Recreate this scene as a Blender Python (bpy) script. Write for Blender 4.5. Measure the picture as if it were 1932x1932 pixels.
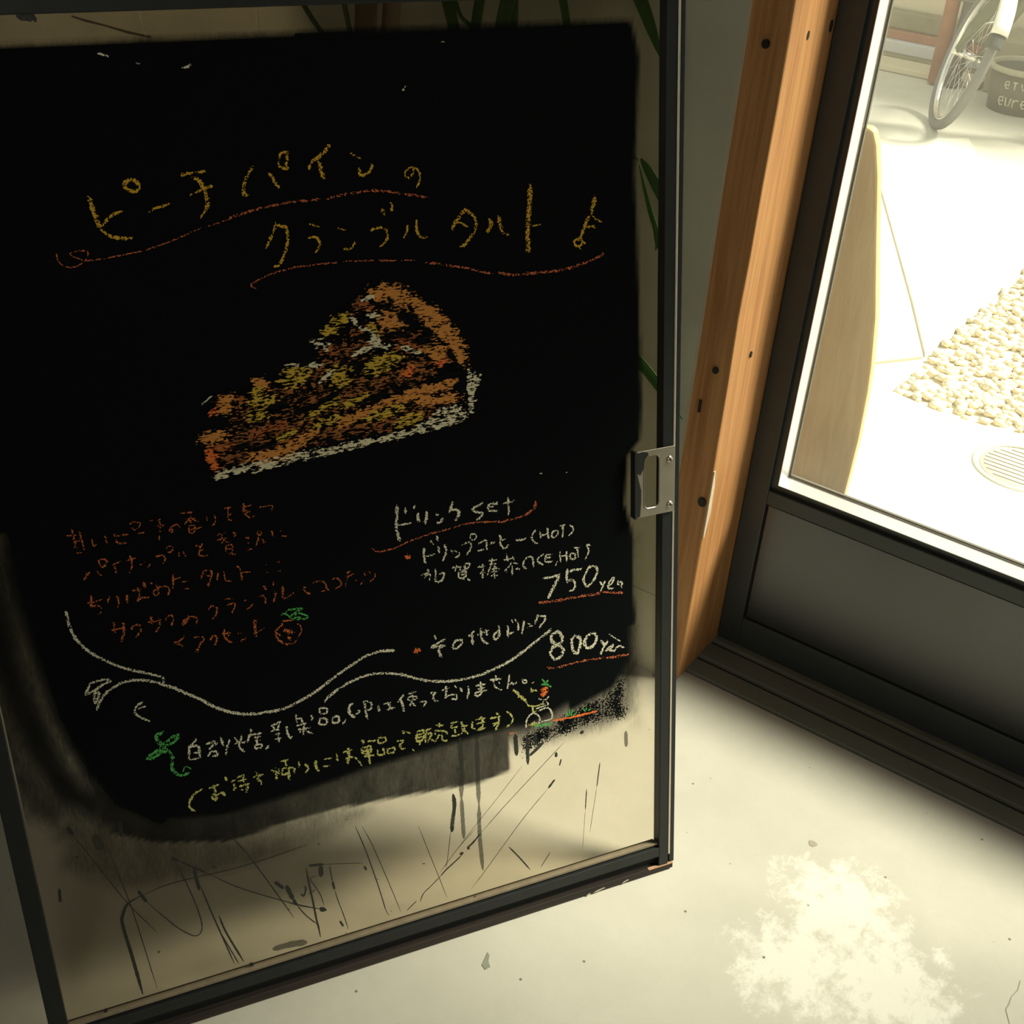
import bpy, bmesh, math, random
import numpy as np
from mathutils import Vector, Matrix

SC = bpy.context.scene
COL = SC.collection
for o in list(bpy.data.objects): bpy.data.objects.remove(o)

# ------------------------------------------------------------------ camera
EY = -0.5906                       # heading of the shop front
ROT = Matrix.Rotation(EY, 4, 'Z')  # the room's own axes: x along the front, y out to the street
cam_d = bpy.data.cameras.new('camera'); cam = bpy.data.objects.new('camera', cam_d); COL.objects.link(cam)
cam_d.sensor_width = 36; cam_d.lens = 43.158; cam_d.clip_start = 0.05; cam_d.clip_end = 100
rt = Vector((0.99778304, 0.03704285, 0.05528864)); dn = Vector((0.06655078, -0.5553763, -0.82893194)); fw = Vector((0, 0.83077373, -0.55661028))
cm = Matrix((( rt.x, -dn.x, -fw.x, 0), (rt.y, -dn.y, -fw.y, 0), (rt.z, -dn.z, -fw.z, 1.45), (0, 0, 0, 1)))
cam.matrix_world = cm
SC.camera = cam

# ------------------------------------------------------------------ sky, sun, exposure
SC.view_settings.view_transform = 'Standard'; SC.view_settings.look = 'None'
SC.view_settings.exposure = 0.68; SC.view_settings.gamma = 1.0; SC.view_settings.use_curve_mapping = False
world = bpy.data.worlds.new('world'); SC.world = world; world.use_nodes = True
bg = world.node_tree.nodes['Background']; bg.inputs['Color'].default_value = (0.95, 0.98, 0.90, 1); bg.inputs['Strength'].default_value = 0.6
sun_d = bpy.data.lights.new('sun', 'SUN'); sun = bpy.data.objects.new('sun', sun_d); COL.objects.link(sun)
sun_d.energy = 6.6; sun_d.angle = math.radians(16); sun_d.color = (1.0, 0.935, 0.79)
to_sun = ROT @ Vector((0.62, 0.52, 1.0))
sun.rotation_euler = to_sun.to_track_quat('Z', 'Y').to_euler(); sun.location = ROT @ Vector((3, 5, 6))

# added fill light behind the camera; the back wall has no window
back_fill_d = bpy.data.lights.new('added_fill_light', 'AREA'); back_fill = bpy.data.objects.new('added_fill_light', back_fill_d); COL.objects.link(back_fill)
back_fill_d.shape = 'RECTANGLE'; back_fill_d.size = 0.9; back_fill_d.size_y = 1.1; back_fill_d.energy = 9; back_fill_d.color = (1.0, 0.96, 0.82)
back_fill.location = (0.1, -1.9, 1.75); back_fill.rotation_euler = Vector((0.0, -3.6, 1.0)).to_track_quat('Z', 'Y').to_euler()

# assumed warm ceiling spotlight, unseen, that washes the far end of the grey wall
sp_d = bpy.data.lights.new('assumed_ceiling_spotlight', 'SPOT'); sp = bpy.data.objects.new('assumed_ceiling_spotlight', sp_d); COL.objects.link(sp)
sp_d.energy = 26; sp_d.color = (1.0, 0.80, 0.52); sp_d.spot_size = math.radians(40); sp_d.spot_blend = 0.25; sp_d.shadow_soft_size = 0.04
sp.location = ROT @ Vector((-2.15, 0.80, 2.6)); sp.rotation_euler = (ROT @ Vector((-0.02, -0.74, 1.68))).to_track_quat('Z', 'Y').to_euler()

# ------------------------------------------------------------------ traced shapes
# chalk and paint strokes on the glass: width in 0.1 mm | points in half millimetres (across, up the board)
STROKES = {
('title', 'Y'): '46|-1346,2075 -1344,2059 -1341,2041 -1337,2022 -1335,2011;35|-1335,2011 -1324,1998 -1310,1991 -1291,1987 -1274,1986;31|-1329,2017 -1317,2028 -1303,2037 -1285,2041;38|-1278,2090 -1270,2099 -1259,2100 -1250,2093 -1248,2083 -1256,2077 -1269,2081 -1276,2087 -1278,2090;29|-1236,2035 -1222,2041 -1207,2044 -1193,2047;31|-1163,2102 -1137,2104 -1113,2106;43|-1141,2098 -1128,2088 -1121,2073 -1117,2055 -1117,2039 -1123,2028;25|-1123,2028 -1134,2014;27|-1150,2061 -1135,2065 -1119,2073 -1100,2074;41|-1015,2105 -1025,2096 -1034,2081 -1039,2066 -1040,2055 -1031,2050;37|-982,2092 -974,2076 -968,2065 -962,2059;32|-939,2130 -952,2130 -959,2120 -960,2106 -951,2099 -940,2099;30|-939,2130 -942,2116 -946,2103;35|-847,2140 -861,2126 -876,2115 -889,2108 -898,2094;42|-874,2109 -872,2093 -869,2079 -864,2070;26|-805,2120 -793,2112 -782,2106;33|-786,2088 -788,2075 -774,2072 -764,2080 -758,2094;24|-666,2082 -666,2071 -672,2062 -680,2058 -686,2063 -685,2071 -678,2077 -666,2080 -655,2072 -651,2060 -653,2049 -662,2035;33|-979,1989 -984,1977 -991,1964 -999,1950 -1007,1939;33|-978,1985 -968,1981 -959,1979 -957,1965 -959,1947 -964,1931 -972,1915 -983,1900 -995,1900;28|-908,1981 -898,1977 -888,1972;28|-915,1950 -900,1952 -891,1946 -889,1935 -893,1926 -903,1917;29|-847,1966 -836,1963 -828,1960;29|-837,1921 -825,1917 -817,1923 -810,1933;29|-775,1954 -757,1958 -743,1956 -736,1946 -736,1934 -744,1923 -755,1918;38|-743,1999 -741,1989 -737,1982;31|-723,2009 -719,2001 -722,1996 -719,1990;32|-687,1956 -691,1944 -699,1930;34|-665,1966 -667,1951 -665,1937 -657,1928 -643,1926;44|-548,1981 -560,1968 -574,1954 -584,1938;37|-549,1979 -536,1969 -527,1957 -525,1943 -531,1926 -544,1913 -555,1901 -566,1899;22|-571,1953 -561,1950 -545,1940;50|-491,1953 -488,1942 -492,1930 -501,1923;50|-468,1956 -467,1942 -464,1927;30|-464,1927 -457,1917 -445,1913;63|-386,2020 -389,1999 -391,1977 -394,1955 -396,1933 -398,1911 -398,1891 -397,1868;20|-387,1927 -377,1928 -364,1928;59|-223,1979 -226,1965 -232,1951 -234,1938;41|-238,1936 -247,1924 -253,1910 -259,1895 -263,1885;23|-232,1937 -221,1928 -207,1920;31|-250,1912 -236,1912 -224,1912;28|-230,1915 -224,1906;31|-263,1888 -276,1884 -279,1876 -271,1869 -259,1872 -259,1881 -271,1883;26|-259,1882 -249,1872;18|-268,1870 -260,1860',
('rule_upper', 'R'): '18|-1425,1971 -1425,1959 -1417,1946 -1401,1940 -1386,1943 -1377,1949 -1382,1954 -1393,1960 -1400,1966 -1392,1970 -1377,1971 -1367,1968 -1366,1961 -1371,1952 -1377,1949;17|-1374,1951 -1361,1950 -1327,1952 -1296,1955 -1256,1959 -1229,1965 -1192,1975 -1164,1984 -1136,1993;16|-1126,1996 -1113,1997 -1080,2005;23|-1080,2005 -1051,2013 -1011,2020;28|-1079,2006 -1062,2012 -1032,2018 -1001,2023 -973,2026 -937,2029 -908,2029 -880,2030;31|-865,2029 -841,2033 -811,2036 -776,2038 -752,2037 -722,2032 -692,2025 -667,2020 -637,2011',
('rule_lower', 'R'): '21|-1037,1854 -1047,1864 -1036,1871 -1018,1878 -996,1884 -972,1889 -945,1892 -916,1893 -887,1893 -855,1892;21|-840,1893 -818,1892 -793,1890 -760,1887 -720,1882;20|-709,1881 -691,1881 -663,1875;25|-653,1871 -630,1866 -606,1861 -580,1853;27|-652,1871 -621,1866 -593,1858 -553,1848 -524,1838 -489,1828;35|-479,1831 -464,1826 -434,1820 -400,1819 -358,1818 -315,1818 -272,1824 -237,1832 -213,1840 -201,1847',
('blurb', 'O'): '23|-1503,1375 -1483,1372;23|-1489,1387 -1490,1375 -1489,1359 -1489,1342;23|-1476,1381 -1475,1366 -1473,1349 -1473,1333;19|-1490,1359 -1478,1358;19|-1495,1346 -1480,1343;17|-1491,1332 -1477,1330;21|-1453,1357 -1454,1345 -1451,1340 -1444,1343;21|-1426,1360 -1425,1350 -1423,1341;23|-1407,1363 -1405,1352 -1404,1341 -1398,1336 -1384,1333;21|-1404,1355 -1392,1353 -1376,1354;19|-1370,1371 -1369,1378 -1360,1380 -1349,1374 -1351,1367 -1363,1361 -1369,1368;21|-1356,1351 -1341,1351;17|-1330,1377 -1319,1375;23|-1311,1374 -1302,1374;21|-1307,1370 -1308,1356 -1311,1342 -1315,1327;21|-1317,1361 -1298,1359;20|-1289,1347 -1281,1346 -1286,1339 -1290,1342 -1286,1350 -1278,1355 -1271,1356 -1265,1346;21|-1259,1381 -1234,1378;25|-1240,1376 -1242,1353;20|-1253,1365 -1230,1363;20|-1240,1366 -1255,1353;20|-1238,1363 -1223,1352;20|-1247,1347 -1247,1331 -1242,1329 -1235,1333 -1235,1346 -1247,1347;18|-1248,1338 -1220,1339;20|-1204,1362 -1206,1351;22|-1189,1364 -1186,1353 -1190,1343 -1197,1336;24|-1166,1374 -1148,1374;18|-1157,1373 -1157,1360 -1160,1350;20|-1159,1355 -1148,1359;18|-1160,1350 -1155,1343 -1149,1344;26|-1120,1381 -1121,1364 -1119,1351 -1111,1342 -1099,1342;22|-1125,1370 -1104,1370;22|-1127,1362 -1109,1356 -1124,1352;18|-1088,1362 -1074,1362 -1058,1361 -1056,1355 -1062,1346;33|-1470,1285 -1477,1275 -1485,1268;19|-1456,1284 -1452,1276 -1447,1268;25|-1447,1296 -1448,1303 -1440,1307 -1431,1302 -1434,1293 -1441,1287 -1445,1293;21|-1403,1294 -1414,1291 -1421,1288;21|-1417,1287 -1416,1277 -1416,1267;19|-1391,1292 -1378,1295 -1370,1294;21|-1381,1303 -1379,1286 -1382,1272 -1390,1260;21|-1363,1278 -1360,1277;20|-1353,1282 -1350,1280;20|-1339,1277 -1347,1267;22|-1328,1289 -1314,1290 -1308,1284 -1309,1275 -1314,1271;22|-1303,1302 -1298,1308 -1288,1304 -1291,1295 -1300,1294 -1303,1302;18|-1276,1291 -1277,1277;18|-1266,1292 -1266,1284 -1261,1274;20|-1240,1299 -1226,1293;20|-1222,1301 -1229,1289 -1234,1275;18|-1221,1285 -1233,1283;18|-1234,1275 -1227,1270 -1214,1269;22|-1190,1314 -1170,1315;20|-1189,1302 -1165,1302;22|-1178,1315 -1176,1300 -1163,1290;22|-1155,1315 -1147,1307 -1153,1302;18|-1181,1292 -1172,1299;18|-1172,1284 -1172,1269 -1160,1264 -1158,1283 -1172,1284;16|-1171,1276 -1159,1274;24|-1164,1262 -1153,1258;24|-1129,1297 -1116,1291;18|-1125,1281 -1118,1280;22|-1126,1263 -1114,1264;22|-1099,1306 -1087,1303 -1090,1295 -1098,1295;26|-1097,1305 -1097,1286 -1105,1270;22|-1088,1285 -1086,1276 -1078,1273;28|-1064,1299 -1063,1284;16|-1047,1296 -1040,1295;16|-1047,1284 -1031,1279;29|-1475,1227 -1477,1213 -1481,1199;25|-1481,1199 -1467,1200 -1459,1192 -1463,1179 -1469,1179;19|-1487,1211 -1472,1210 -1453,1212;21|-1437,1215 -1442,1208 -1443,1200;25|-1422,1213 -1421,1201 -1426,1186;33|-1400,1212 -1404,1192;22|-1391,1219 -1370,1217;26|-1377,1226 -1374,1210 -1379,1191;26|-1382,1192 -1373,1197 -1355,1195;29|-1362,1234 -1360,1219;22|-1348,1230 -1344,1227;26|-1335,1224 -1333,1211 -1333,1198;24|-1345,1205 -1339,1196 -1331,1200;26|-1345,1203 -1340,1211 -1326,1215 -1313,1213 -1309,1202 -1314,1193;26|-1296,1240 -1297,1225 -1302,1202;18|-1301,1227 -1280,1228;18|-1280,1217 -1264,1216;18|-1277,1199 -1261,1197;28|-1226,1234 -1233,1222 -1239,1213;24|-1226,1234 -1214,1231 -1211,1224 -1215,1212 -1224,1194;20|-1229,1224 -1214,1216;28|-1197,1223 -1201,1204;20|-1184,1223 -1183,1209 -1183,1200 -1169,1194;26|-1152,1230 -1146,1217 -1146,1192;24|-1149,1212 -1124,1208;26|-1092,1222 -1085,1219;29|-1056,1223 -1059,1215;18|-1087,1200 -1084,1198;18|-1061,1198 -1056,1196;18|-1449,1134 -1432,1134 -1414,1134;35|-1438,1150 -1439,1126;30|-1419,1148 -1420,1126 -1429,1101;28|-1404,1126 -1398,1134 -1390,1135 -1383,1128 -1387,1114 -1397,1107;18|-1369,1136 -1340,1133;28|-1357,1150 -1359,1127;28|-1339,1142 -1343,1119 -1353,1108;24|-1328,1131 -1319,1140 -1311,1140 -1311,1129 -1317,1114;26|-1275,1132 -1278,1124 -1290,1111 -1292,1116 -1282,1124 -1271,1128 -1258,1120 -1262,1106;28|-1220,1146 -1231,1134;26|-1221,1144 -1211,1137 -1214,1122 -1224,1109;20|-1190,1154 -1167,1150;22|-1187,1138 -1169,1138 -1172,1126 -1179,1115;18|-1149,1141 -1139,1140;18|-1146,1117 -1136,1120 -1127,1128;25|-1114,1143 -1101,1143 -1097,1133 -1100,1122;29|-1098,1167 -1091,1154;25|-1080,1171 -1073,1171 -1077,1164;29|-1073,1148 -1074,1133 -1081,1120;37|-1053,1154 -1056,1139 -1055,1125;17|-1055,1125 -1044,1127 -1029,1135;25|-1008,1145 -998,1140;25|-1004,1142 -1004,1133 -991,1122;25|-981,1150 -963,1150 -953,1143 -950,1127 -943,1123;23|-962,1124 -955,1122;25|-936,1150 -922,1148 -915,1140 -915,1128 -929,1124;27|-899,1161 -890,1159;21|-903,1149 -881,1150;23|-895,1159 -898,1141 -906,1123;19|-882,1133 -872,1134;23|-854,1151 -853,1138;19|-843,1150 -841,1144;23|-868,1121 -859,1126;23|-826,1141 -834,1129 -845,1122;26|-1291,1082 -1304,1073 -1319,1070;24|-1313,1068 -1300,1061 -1302,1048;22|-1272,1074 -1255,1073 -1249,1065 -1255,1055;35|-1256,1060 -1263,1047 -1269,1037;24|-1237,1057 -1229,1067 -1221,1065 -1221,1053 -1228,1042;27|-1210,1068 -1190,1066 -1195,1059;27|-1199,1077 -1203,1063 -1198,1050 -1188,1041;21|-1173,1062 -1162,1058;25|-1166,1040 -1153,1045;43|-1127,1086 -1130,1066 -1130,1043;17|-1125,1053 -1108,1060',
('fruit', 'O'): '29|-1065,1068 -1052,1066 -1042,1065;31|-1063,1062 -1075,1052 -1083,1043 -1082,1029 -1073,1015 -1061,1005 -1046,1003;17|-1032,1055 -1023,1045 -1022,1031 -1030,1019 -1037,1009 -1044,1003;67|-1063,1046 -1051,1036 -1039,1031;48|-1057,1025 -1048,1011;48|-1082,1043 -1075,1030',
('fruit', 'G'): '27|-1066,1084 -1057,1086 -1047,1077 -1038,1065;27|-1056,1088 -1045,1093 -1035,1092;29|-1041,1092 -1024,1092 -1012,1089;27|-1029,1087 -1012,1087;27|-1045,1076 -1030,1082 -1013,1074 -1003,1067;27|-1040,1068 -1027,1070 -1010,1061 -1001,1064;25|-1031,1064 -1019,1063;25|-1041,1078 -1028,1077',
('drinks', 'W'): '43|-761,1304 -763,1288 -764,1272 -766,1256 -766,1239 -763,1225 -759,1212;22|-765,1253 -750,1254 -728,1254;36|-740,1295 -741,1281;27|-715,1294 -722,1290;38|-709,1276 -711,1265 -708,1254;38|-688,1276 -689,1261 -695,1244;24|-668,1265 -656,1260;31|-665,1243 -654,1240 -648,1251;33|-619,1287 -624,1277 -631,1263;35|-627,1270 -608,1264 -605,1256 -611,1242 -618,1238;30|-541,1271 -552,1266 -565,1262 -570,1256 -558,1249 -543,1243 -550,1233 -561,1230;30|-502,1266 -506,1261 -520,1265 -527,1258 -528,1249;25|-523,1257 -512,1255;28|-527,1247 -503,1241;29|-474,1273 -474,1256 -473,1240 -475,1224;26|-488,1260 -472,1258 -458,1260;33|-700,1181 -702,1168 -702,1154 -700,1141;24|-698,1159 -685,1159 -671,1160;26|-684,1200 -676,1185;26|-666,1208 -664,1193;32|-664,1179 -663,1162;30|-647,1179 -644,1165 -647,1152 -655,1139;25|-630,1162 -629,1153;25|-621,1160 -618,1154;25|-609,1152 -613,1143 -623,1140;25|-602,1171 -589,1173 -580,1172 -578,1161 -584,1149 -592,1142;21|-580,1189 -574,1194 -564,1190 -564,1182 -572,1176 -578,1182 -580,1189;25|-559,1164 -547,1168 -538,1169 -537,1157 -536,1143;32|-560,1147 -546,1145;32|-527,1159 -514,1159;28|-500,1177 -498,1165 -500,1153 -493,1140 -485,1137 -478,1145;24|-498,1161 -484,1162;30|-458,1154 -443,1152 -429,1153;28|-401,1171 -410,1162 -413,1150 -407,1138 -397,1131;26|-390,1166 -388,1145;26|-369,1170 -368,1153 -367,1139;24|-390,1153 -377,1153 -368,1155;25|-344,1159 -355,1155 -358,1145 -353,1140 -342,1145 -340,1154 -344,1159;25|-334,1169 -318,1168;27|-326,1167 -326,1151 -328,1134;25|-304,1165 -297,1155 -300,1144 -311,1136;25|-712,1112 -696,1113 -690,1106 -693,1093;23|-695,1125 -694,1114 -706,1101;26|-674,1120 -675,1104 -676,1087 -662,1085 -654,1096 -655,1105 -667,1104;23|-632,1115 -609,1112;23|-618,1119 -625,1103;23|-607,1113 -612,1101;23|-598,1118 -584,1115 -591,1104 -598,1107 -598,1118;23|-614,1099 -615,1084 -598,1082 -597,1095 -614,1099;20|-612,1091 -597,1089;23|-609,1082 -601,1075;32|-592,1077 -587,1069;21|-604,1103 -593,1095;23|-564,1102 -545,1100;25|-550,1108 -550,1087 -552,1068;22|-553,1088 -559,1081;22|-549,1089 -544,1080;22|-534,1113 -511,1110;23|-523,1117 -527,1102 -540,1073;20|-531,1103 -510,1100;22|-520,1097 -507,1084;20|-528,1088 -510,1087;20|-530,1081 -509,1078;23|-520,1093 -519,1059;20|-529,1071 -511,1067;24|-493,1106 -480,1106 -462,1108;24|-484,1122 -482,1101;24|-467,1112 -465,1100;24|-470,1096 -483,1082 -492,1076;24|-470,1096 -456,1087;24|-470,1086 -471,1059;24|-485,1079 -487,1069;28|-461,1076 -448,1071;26|-432,1069 -440,1080 -435,1095 -418,1101 -412,1090 -412,1070;27|-381,1099 -394,1094 -400,1087 -396,1079 -384,1070;25|-375,1097 -377,1077 -359,1074;23|-375,1097 -358,1093;21|-375,1088 -363,1086;25|-344,1072 -350,1059;25|-336,1099 -336,1083 -334,1067;25|-317,1095 -317,1064;23|-336,1083 -316,1083;25|-304,1086 -308,1079 -304,1070 -293,1069 -293,1081 -304,1086;25|-296,1100 -276,1095;25|-286,1095 -284,1071;25|-261,1096 -254,1101 -249,1095;21|-256,1095 -253,1080 -265,1058;30|-690,941 -686,928;34|-699,910 -679,917 -662,922;34|-699,908 -663,905 -680,899 -675,875;34|-615,909 -633,911 -642,896 -635,889 -621,896 -615,907;31|-580,928 -600,914;34|-588,918 -588,890;31|-574,914 -542,919;31|-564,931 -561,897 -545,881;31|-550,923 -547,905;31|-514,925 -514,897 -526,889 -529,902 -517,911;31|-489,919 -490,887;28|-489,896 -473,897;22|-477,935 -475,924;22|-468,936 -466,925;28|-460,924 -460,898;28|-443,924 -446,905 -451,887;22|-432,914 -427,909;25|-435,902 -418,904;31|-403,932 -413,908;32|-404,927 -383,922 -389,906 -401,893',
('rule_drinks', 'R'): '24|-831,1208 -823,1199 -811,1195 -796,1196 -769,1198 -752,1204 -728,1209 -702,1213 -684,1216 -654,1218 -628,1220;28|-620,1220 -603,1223 -575,1223 -548,1221 -518,1216 -489,1211;31|-517,1216 -500,1211 -478,1212 -455,1213 -437,1215;37|-437,1215 -421,1220 -404,1229;46|-404,1229 -399,1248',
('bullet', 'B'): '61|-747,1170 -742,1163;73|-742,911 -734,905',
('price', 'W'): '33|-384,1034 -371,1031 -339,1032;44|-339,1032 -348,1014 -361,993 -373,973;37|-316,1043 -318,1024 -318,1004;35|-309,1036 -294,1037 -275,1035;35|-318,1005 -305,1011 -296,1002 -294,989 -301,981 -312,980;35|-238,1036 -253,1035 -262,1021 -270,1005 -265,989 -258,981 -243,993 -233,1008 -229,1024 -238,1036;27|-223,989 -215,974;27|-206,987 -215,969 -221,957;26|-197,968 -184,978 -180,991 -192,982 -198,964 -183,958;28|-168,979 -167,963;28|-168,970 -157,972 -158,956;45|-349,870 -365,865 -366,847 -350,831 -336,840 -339,862 -349,870;45|-350,831 -333,814 -341,794 -358,791 -370,808 -365,825 -350,831;45|-297,846 -308,833 -305,807 -294,791 -283,812 -283,834 -297,846;42|-239,840 -261,836 -270,816 -262,800 -244,803 -234,822 -239,840;36|-220,813 -211,795;36|-200,807 -215,785 -224,768;33|-207,779 -189,782 -185,792 -200,781 -182,771;30|-182,771 -167,782 -150,774;20|-196,826 -163,796',
('rule_price', 'R'): '41|-400,967 -375,963 -341,960 -308,959 -276,957 -243,954 -219,954;37|-213,955 -188,948 -153,939;36|-384,770 -356,764 -309,764 -255,763 -200,755 -137,749',
('wave', 'W'): '37|-780,851 -743,830 -705,813 -659,801 -613,796 -569,797;44|-569,797 -525,806 -483,818 -445,837 -409,857 -381,872 -368,880;36|-985,828 -971,839 -941,855 -907,867 -877,872 -845,871 -813,863 -781,851 -770,846;38|-1158,838 -1130,837 -1094,834 -1063,840 -1022,853 -990,868 -959,885 -926,902 -901,913 -873,925 -840,930 -811,927 -797,923;32|-1532,1201 -1532,1174 -1526,1140 -1514,1113 -1497,1089 -1472,1065 -1444,1041;30|-1444,1041 -1418,1026 -1388,1010 -1358,993 -1352,985 -1355,971;35|-1507,945 -1497,965 -1480,983 -1461,993 -1438,1000 -1407,997 -1379,987 -1354,971;39|-1354,971 -1329,954 -1304,933 -1278,913 -1258,892 -1237,875 -1212,859 -1182,846 -1158,840;32|-1477,1017 -1496,1017 -1511,1013 -1519,999 -1524,991 -1504,995 -1486,1005 -1468,1010 -1477,1017;30|-1502,992 -1508,979 -1507,962 -1500,974 -1495,990;28|-1404,940 -1419,933 -1427,917 -1418,903 -1398,885;25|-1419,924 -1401,926',
('sprig', 'G'): '83|-1386,829 -1378,815 -1375,802;51|-1373,849 -1388,844 -1389,827;41|-1372,819 -1356,829 -1340,832 -1344,823 -1361,813 -1373,816;44|-1374,805 -1392,804 -1411,794 -1417,787 -1402,788 -1386,796 -1370,797;39|-1365,796 -1360,776 -1365,753 -1361,734 -1347,722 -1329,723;18|-1343,731 -1334,743 -1321,731',
('note', 'W'): '29|-1299,810 -1317,794;29|-1319,795 -1324,760;29|-1320,792 -1299,789 -1298,758;29|-1323,758 -1300,756;26|-1312,774 -1299,772;29|-1280,791 -1258,789 -1275,773;29|-1280,756 -1271,766 -1258,762 -1257,752 -1270,753;29|-1243,799 -1241,775;29|-1224,786 -1231,770 -1238,748;26|-1253,785 -1259,781;26|-1211,790 -1204,771;29|-1193,790 -1203,762 -1193,743;24|-1212,772 -1186,769;27|-1171,802 -1170,789;27|-1179,786 -1147,783;27|-1176,785 -1182,768;24|-1166,776 -1150,774;24|-1167,767 -1150,765;27|-1158,780 -1161,756;27|-1166,754 -1150,753 -1154,743 -1166,746 -1166,754;33|-1141,737 -1131,743;28|-1122,796 -1095,802;25|-1117,794 -1113,781;25|-1101,795 -1108,782;25|-1122,782 -1103,781;26|-1116,770 -1104,771 -1109,762;26|-1116,758 -1098,756;28|-1106,764 -1108,747;31|-1084,786 -1084,767 -1078,749 -1073,752;26|-1058,811 -1059,789;26|-1059,798 -1044,797;26|-1049,801 -1043,782;26|-1061,780 -1035,780;26|-1023,800 -1018,790 -1024,783;26|-1057,768 -1026,765;31|-1041,775 -1046,750;28|-1042,764 -1023,746;26|-1056,759 -1042,767;26|-999,813 -982,808 -983,795 -998,799 -999,813;28|-1000,785 -1003,769 -986,765 -985,778 -1000,785;29|-969,779 -969,763 -955,761 -954,777 -969,779;34|-935,763 -945,752;34|-912,803 -923,800 -925,779 -914,764;26|-905,783 -899,775 -910,772;29|-887,802 -868,794 -869,776 -879,776;31|-884,798 -882,750;32|-850,780 -848,762;26|-836,781 -817,780;29|-824,785 -820,766 -829,761 -821,763 -808,763;29|-780,793 -800,776;32|-789,782 -784,744;24|-771,793 -749,793;29|-760,796 -759,771;24|-770,783 -750,781 -750,772 -770,774 -770,783;29|-759,771 -768,755;27|-764,769 -754,753;24|-740,761 -723,758 -731,747;27|-712,780 -696,779 -704,769 -700,755 -691,750;27|-680,779 -660,780;30|-668,789 -667,771 -673,754;27|-673,754 -661,760 -641,756 -642,743 -656,749;27|-643,784 -638,775;30|-628,773 -625,761;30|-606,773 -607,752 -612,738;27|-586,769 -559,766;27|-583,758 -560,756;30|-572,778 -572,746 -581,737 -590,744 -578,749 -555,746;27|-546,775 -515,771;27|-529,784 -527,768;27|-536,773 -532,751 -513,737;25|-521,764 -519,757;30|-490,776 -497,738;30|-495,747 -483,751 -480,745 -470,749;22|-454,753 -444,748 -444,739 -453,743 -454,753',
('takeaway', 'P'): '32|-1304,670 -1324,662 -1338,643 -1339,627 -1329,614;29|-1290,667 -1263,671;32|-1277,674 -1275,651 -1284,642 -1278,630 -1271,638;29|-1276,642 -1260,647 -1254,636;29|-1246,688 -1245,676;29|-1235,671 -1224,671;30|-1228,662 -1230,644;27|-1233,648 -1224,649;30|-1218,678 -1202,680;30|-1217,668 -1198,666;30|-1216,652 -1192,651;30|-1202,683 -1204,661;35|-1197,653 -1200,628;27|-1212,642 -1207,634;30|-1180,667 -1157,667;32|-1171,680 -1169,657 -1162,649 -1166,640;31|-1133,674 -1128,668;34|-1122,676 -1124,643;28|-1115,671 -1118,656;28|-1110,692 -1089,690;28|-1099,693 -1096,674;31|-1107,671 -1079,663 -1080,648;34|-1091,670 -1094,634;28|-1106,668 -1109,654 -1093,652;29|-1064,677 -1066,659;34|-1049,666 -1043,652 -1052,641;39|-1023,671 -1023,649 -1017,636;21|-1001,666 -982,664;24|-1006,647 -990,643;32|-968,672 -968,653;32|-952,672 -930,672;37|-937,681 -938,655 -944,636;26|-948,649 -937,655 -927,649;21|-924,650 -916,641;32|-914,636 -907,618;34|-899,695 -896,683;29|-885,686 -866,682;29|-903,670 -881,670 -881,651 -901,654 -903,670;27|-902,660 -881,661;29|-901,645 -872,641;35|-889,672 -885,618;27|-857,688 -841,686 -839,673 -857,672 -857,688;27|-848,691 -849,682;27|-861,655 -862,640 -846,636 -847,654;29|-835,649 -836,637 -819,635 -818,647 -835,649;29|-810,665 -792,661 -801,653 -799,640 -790,636;43|-790,689 -788,679;43|-779,684 -774,677;24|-769,630 -765,622;32|-754,676 -756,650 -739,651 -737,676 -754,676;24|-753,668 -739,667;24|-754,658 -740,658;30|-745,646 -751,636;30|-728,676 -734,640;27|-728,676 -714,675;27|-726,663 -715,660 -728,639;30|-722,649 -708,633;30|-701,683 -682,676;27|-692,685 -693,673;27|-705,654 -703,666 -675,655 -673,645;27|-692,654 -705,635;30|-687,652 -685,630 -671,629;30|-663,677 -640,676;27|-652,677 -661,663 -641,661;30|-650,657 -650,641;30|-660,638 -637,636;30|-632,674 -627,660;27|-632,659 -615,657;30|-621,655 -634,637;30|-630,652 -613,629;33|-601,666 -602,647 -595,640;27|-591,669 -564,665;27|-588,656 -565,654;33|-576,675 -571,645 -587,636 -566,637;30|-550,661 -520,659;33|-531,675 -526,645 -536,622;30|-544,644 -527,642 -542,637;25|-504,671 -490,654 -486,640 -494,627 -506,623',
('doodle', 'P'): '36|-484,732 -469,715 -458,700 -446,684;55|-467,708 -449,691;19|-429,735 -420,736;31|-433,709 -421,712 -414,707;28|-430,721 -427,706;25|-446,684 -438,669 -413,662 -395,667;25|-427,664 -426,647 -417,647;98|-435,613 -420,606',
('doodle', 'B'): '70|-398,709 -384,706;70|-400,697 -383,696;64|-397,690 -388,691;42|-495,599 -483,596;37|-369,605 -334,599;34|-334,600 -300,599 -255,598 -236,597',
('doodle', 'G'): '28|-402,723 -387,722 -371,709;28|-396,739 -387,722;28|-378,734 -386,722;28|-396,722 -375,716;20|-329,619 -319,604;20|-318,625 -317,604;20|-309,624 -314,603;20|-295,611 -309,603;20|-279,620 -271,606;20|-267,626 -268,605;20|-252,612 -263,606;51|-422,602 -372,596',
('doodle', 'W'): '22|-408,688 -407,680 -388,675 -379,682;22|-395,673 -398,661;22|-386,668 -381,659 -388,654 -392,663;28|-448,604 -447,623 -439,637 -426,642 -414,635 -407,619 -411,607;25|-411,646 -386,649 -374,636 -370,618 -376,610 -403,611;22|-418,654 -392,657',
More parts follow.
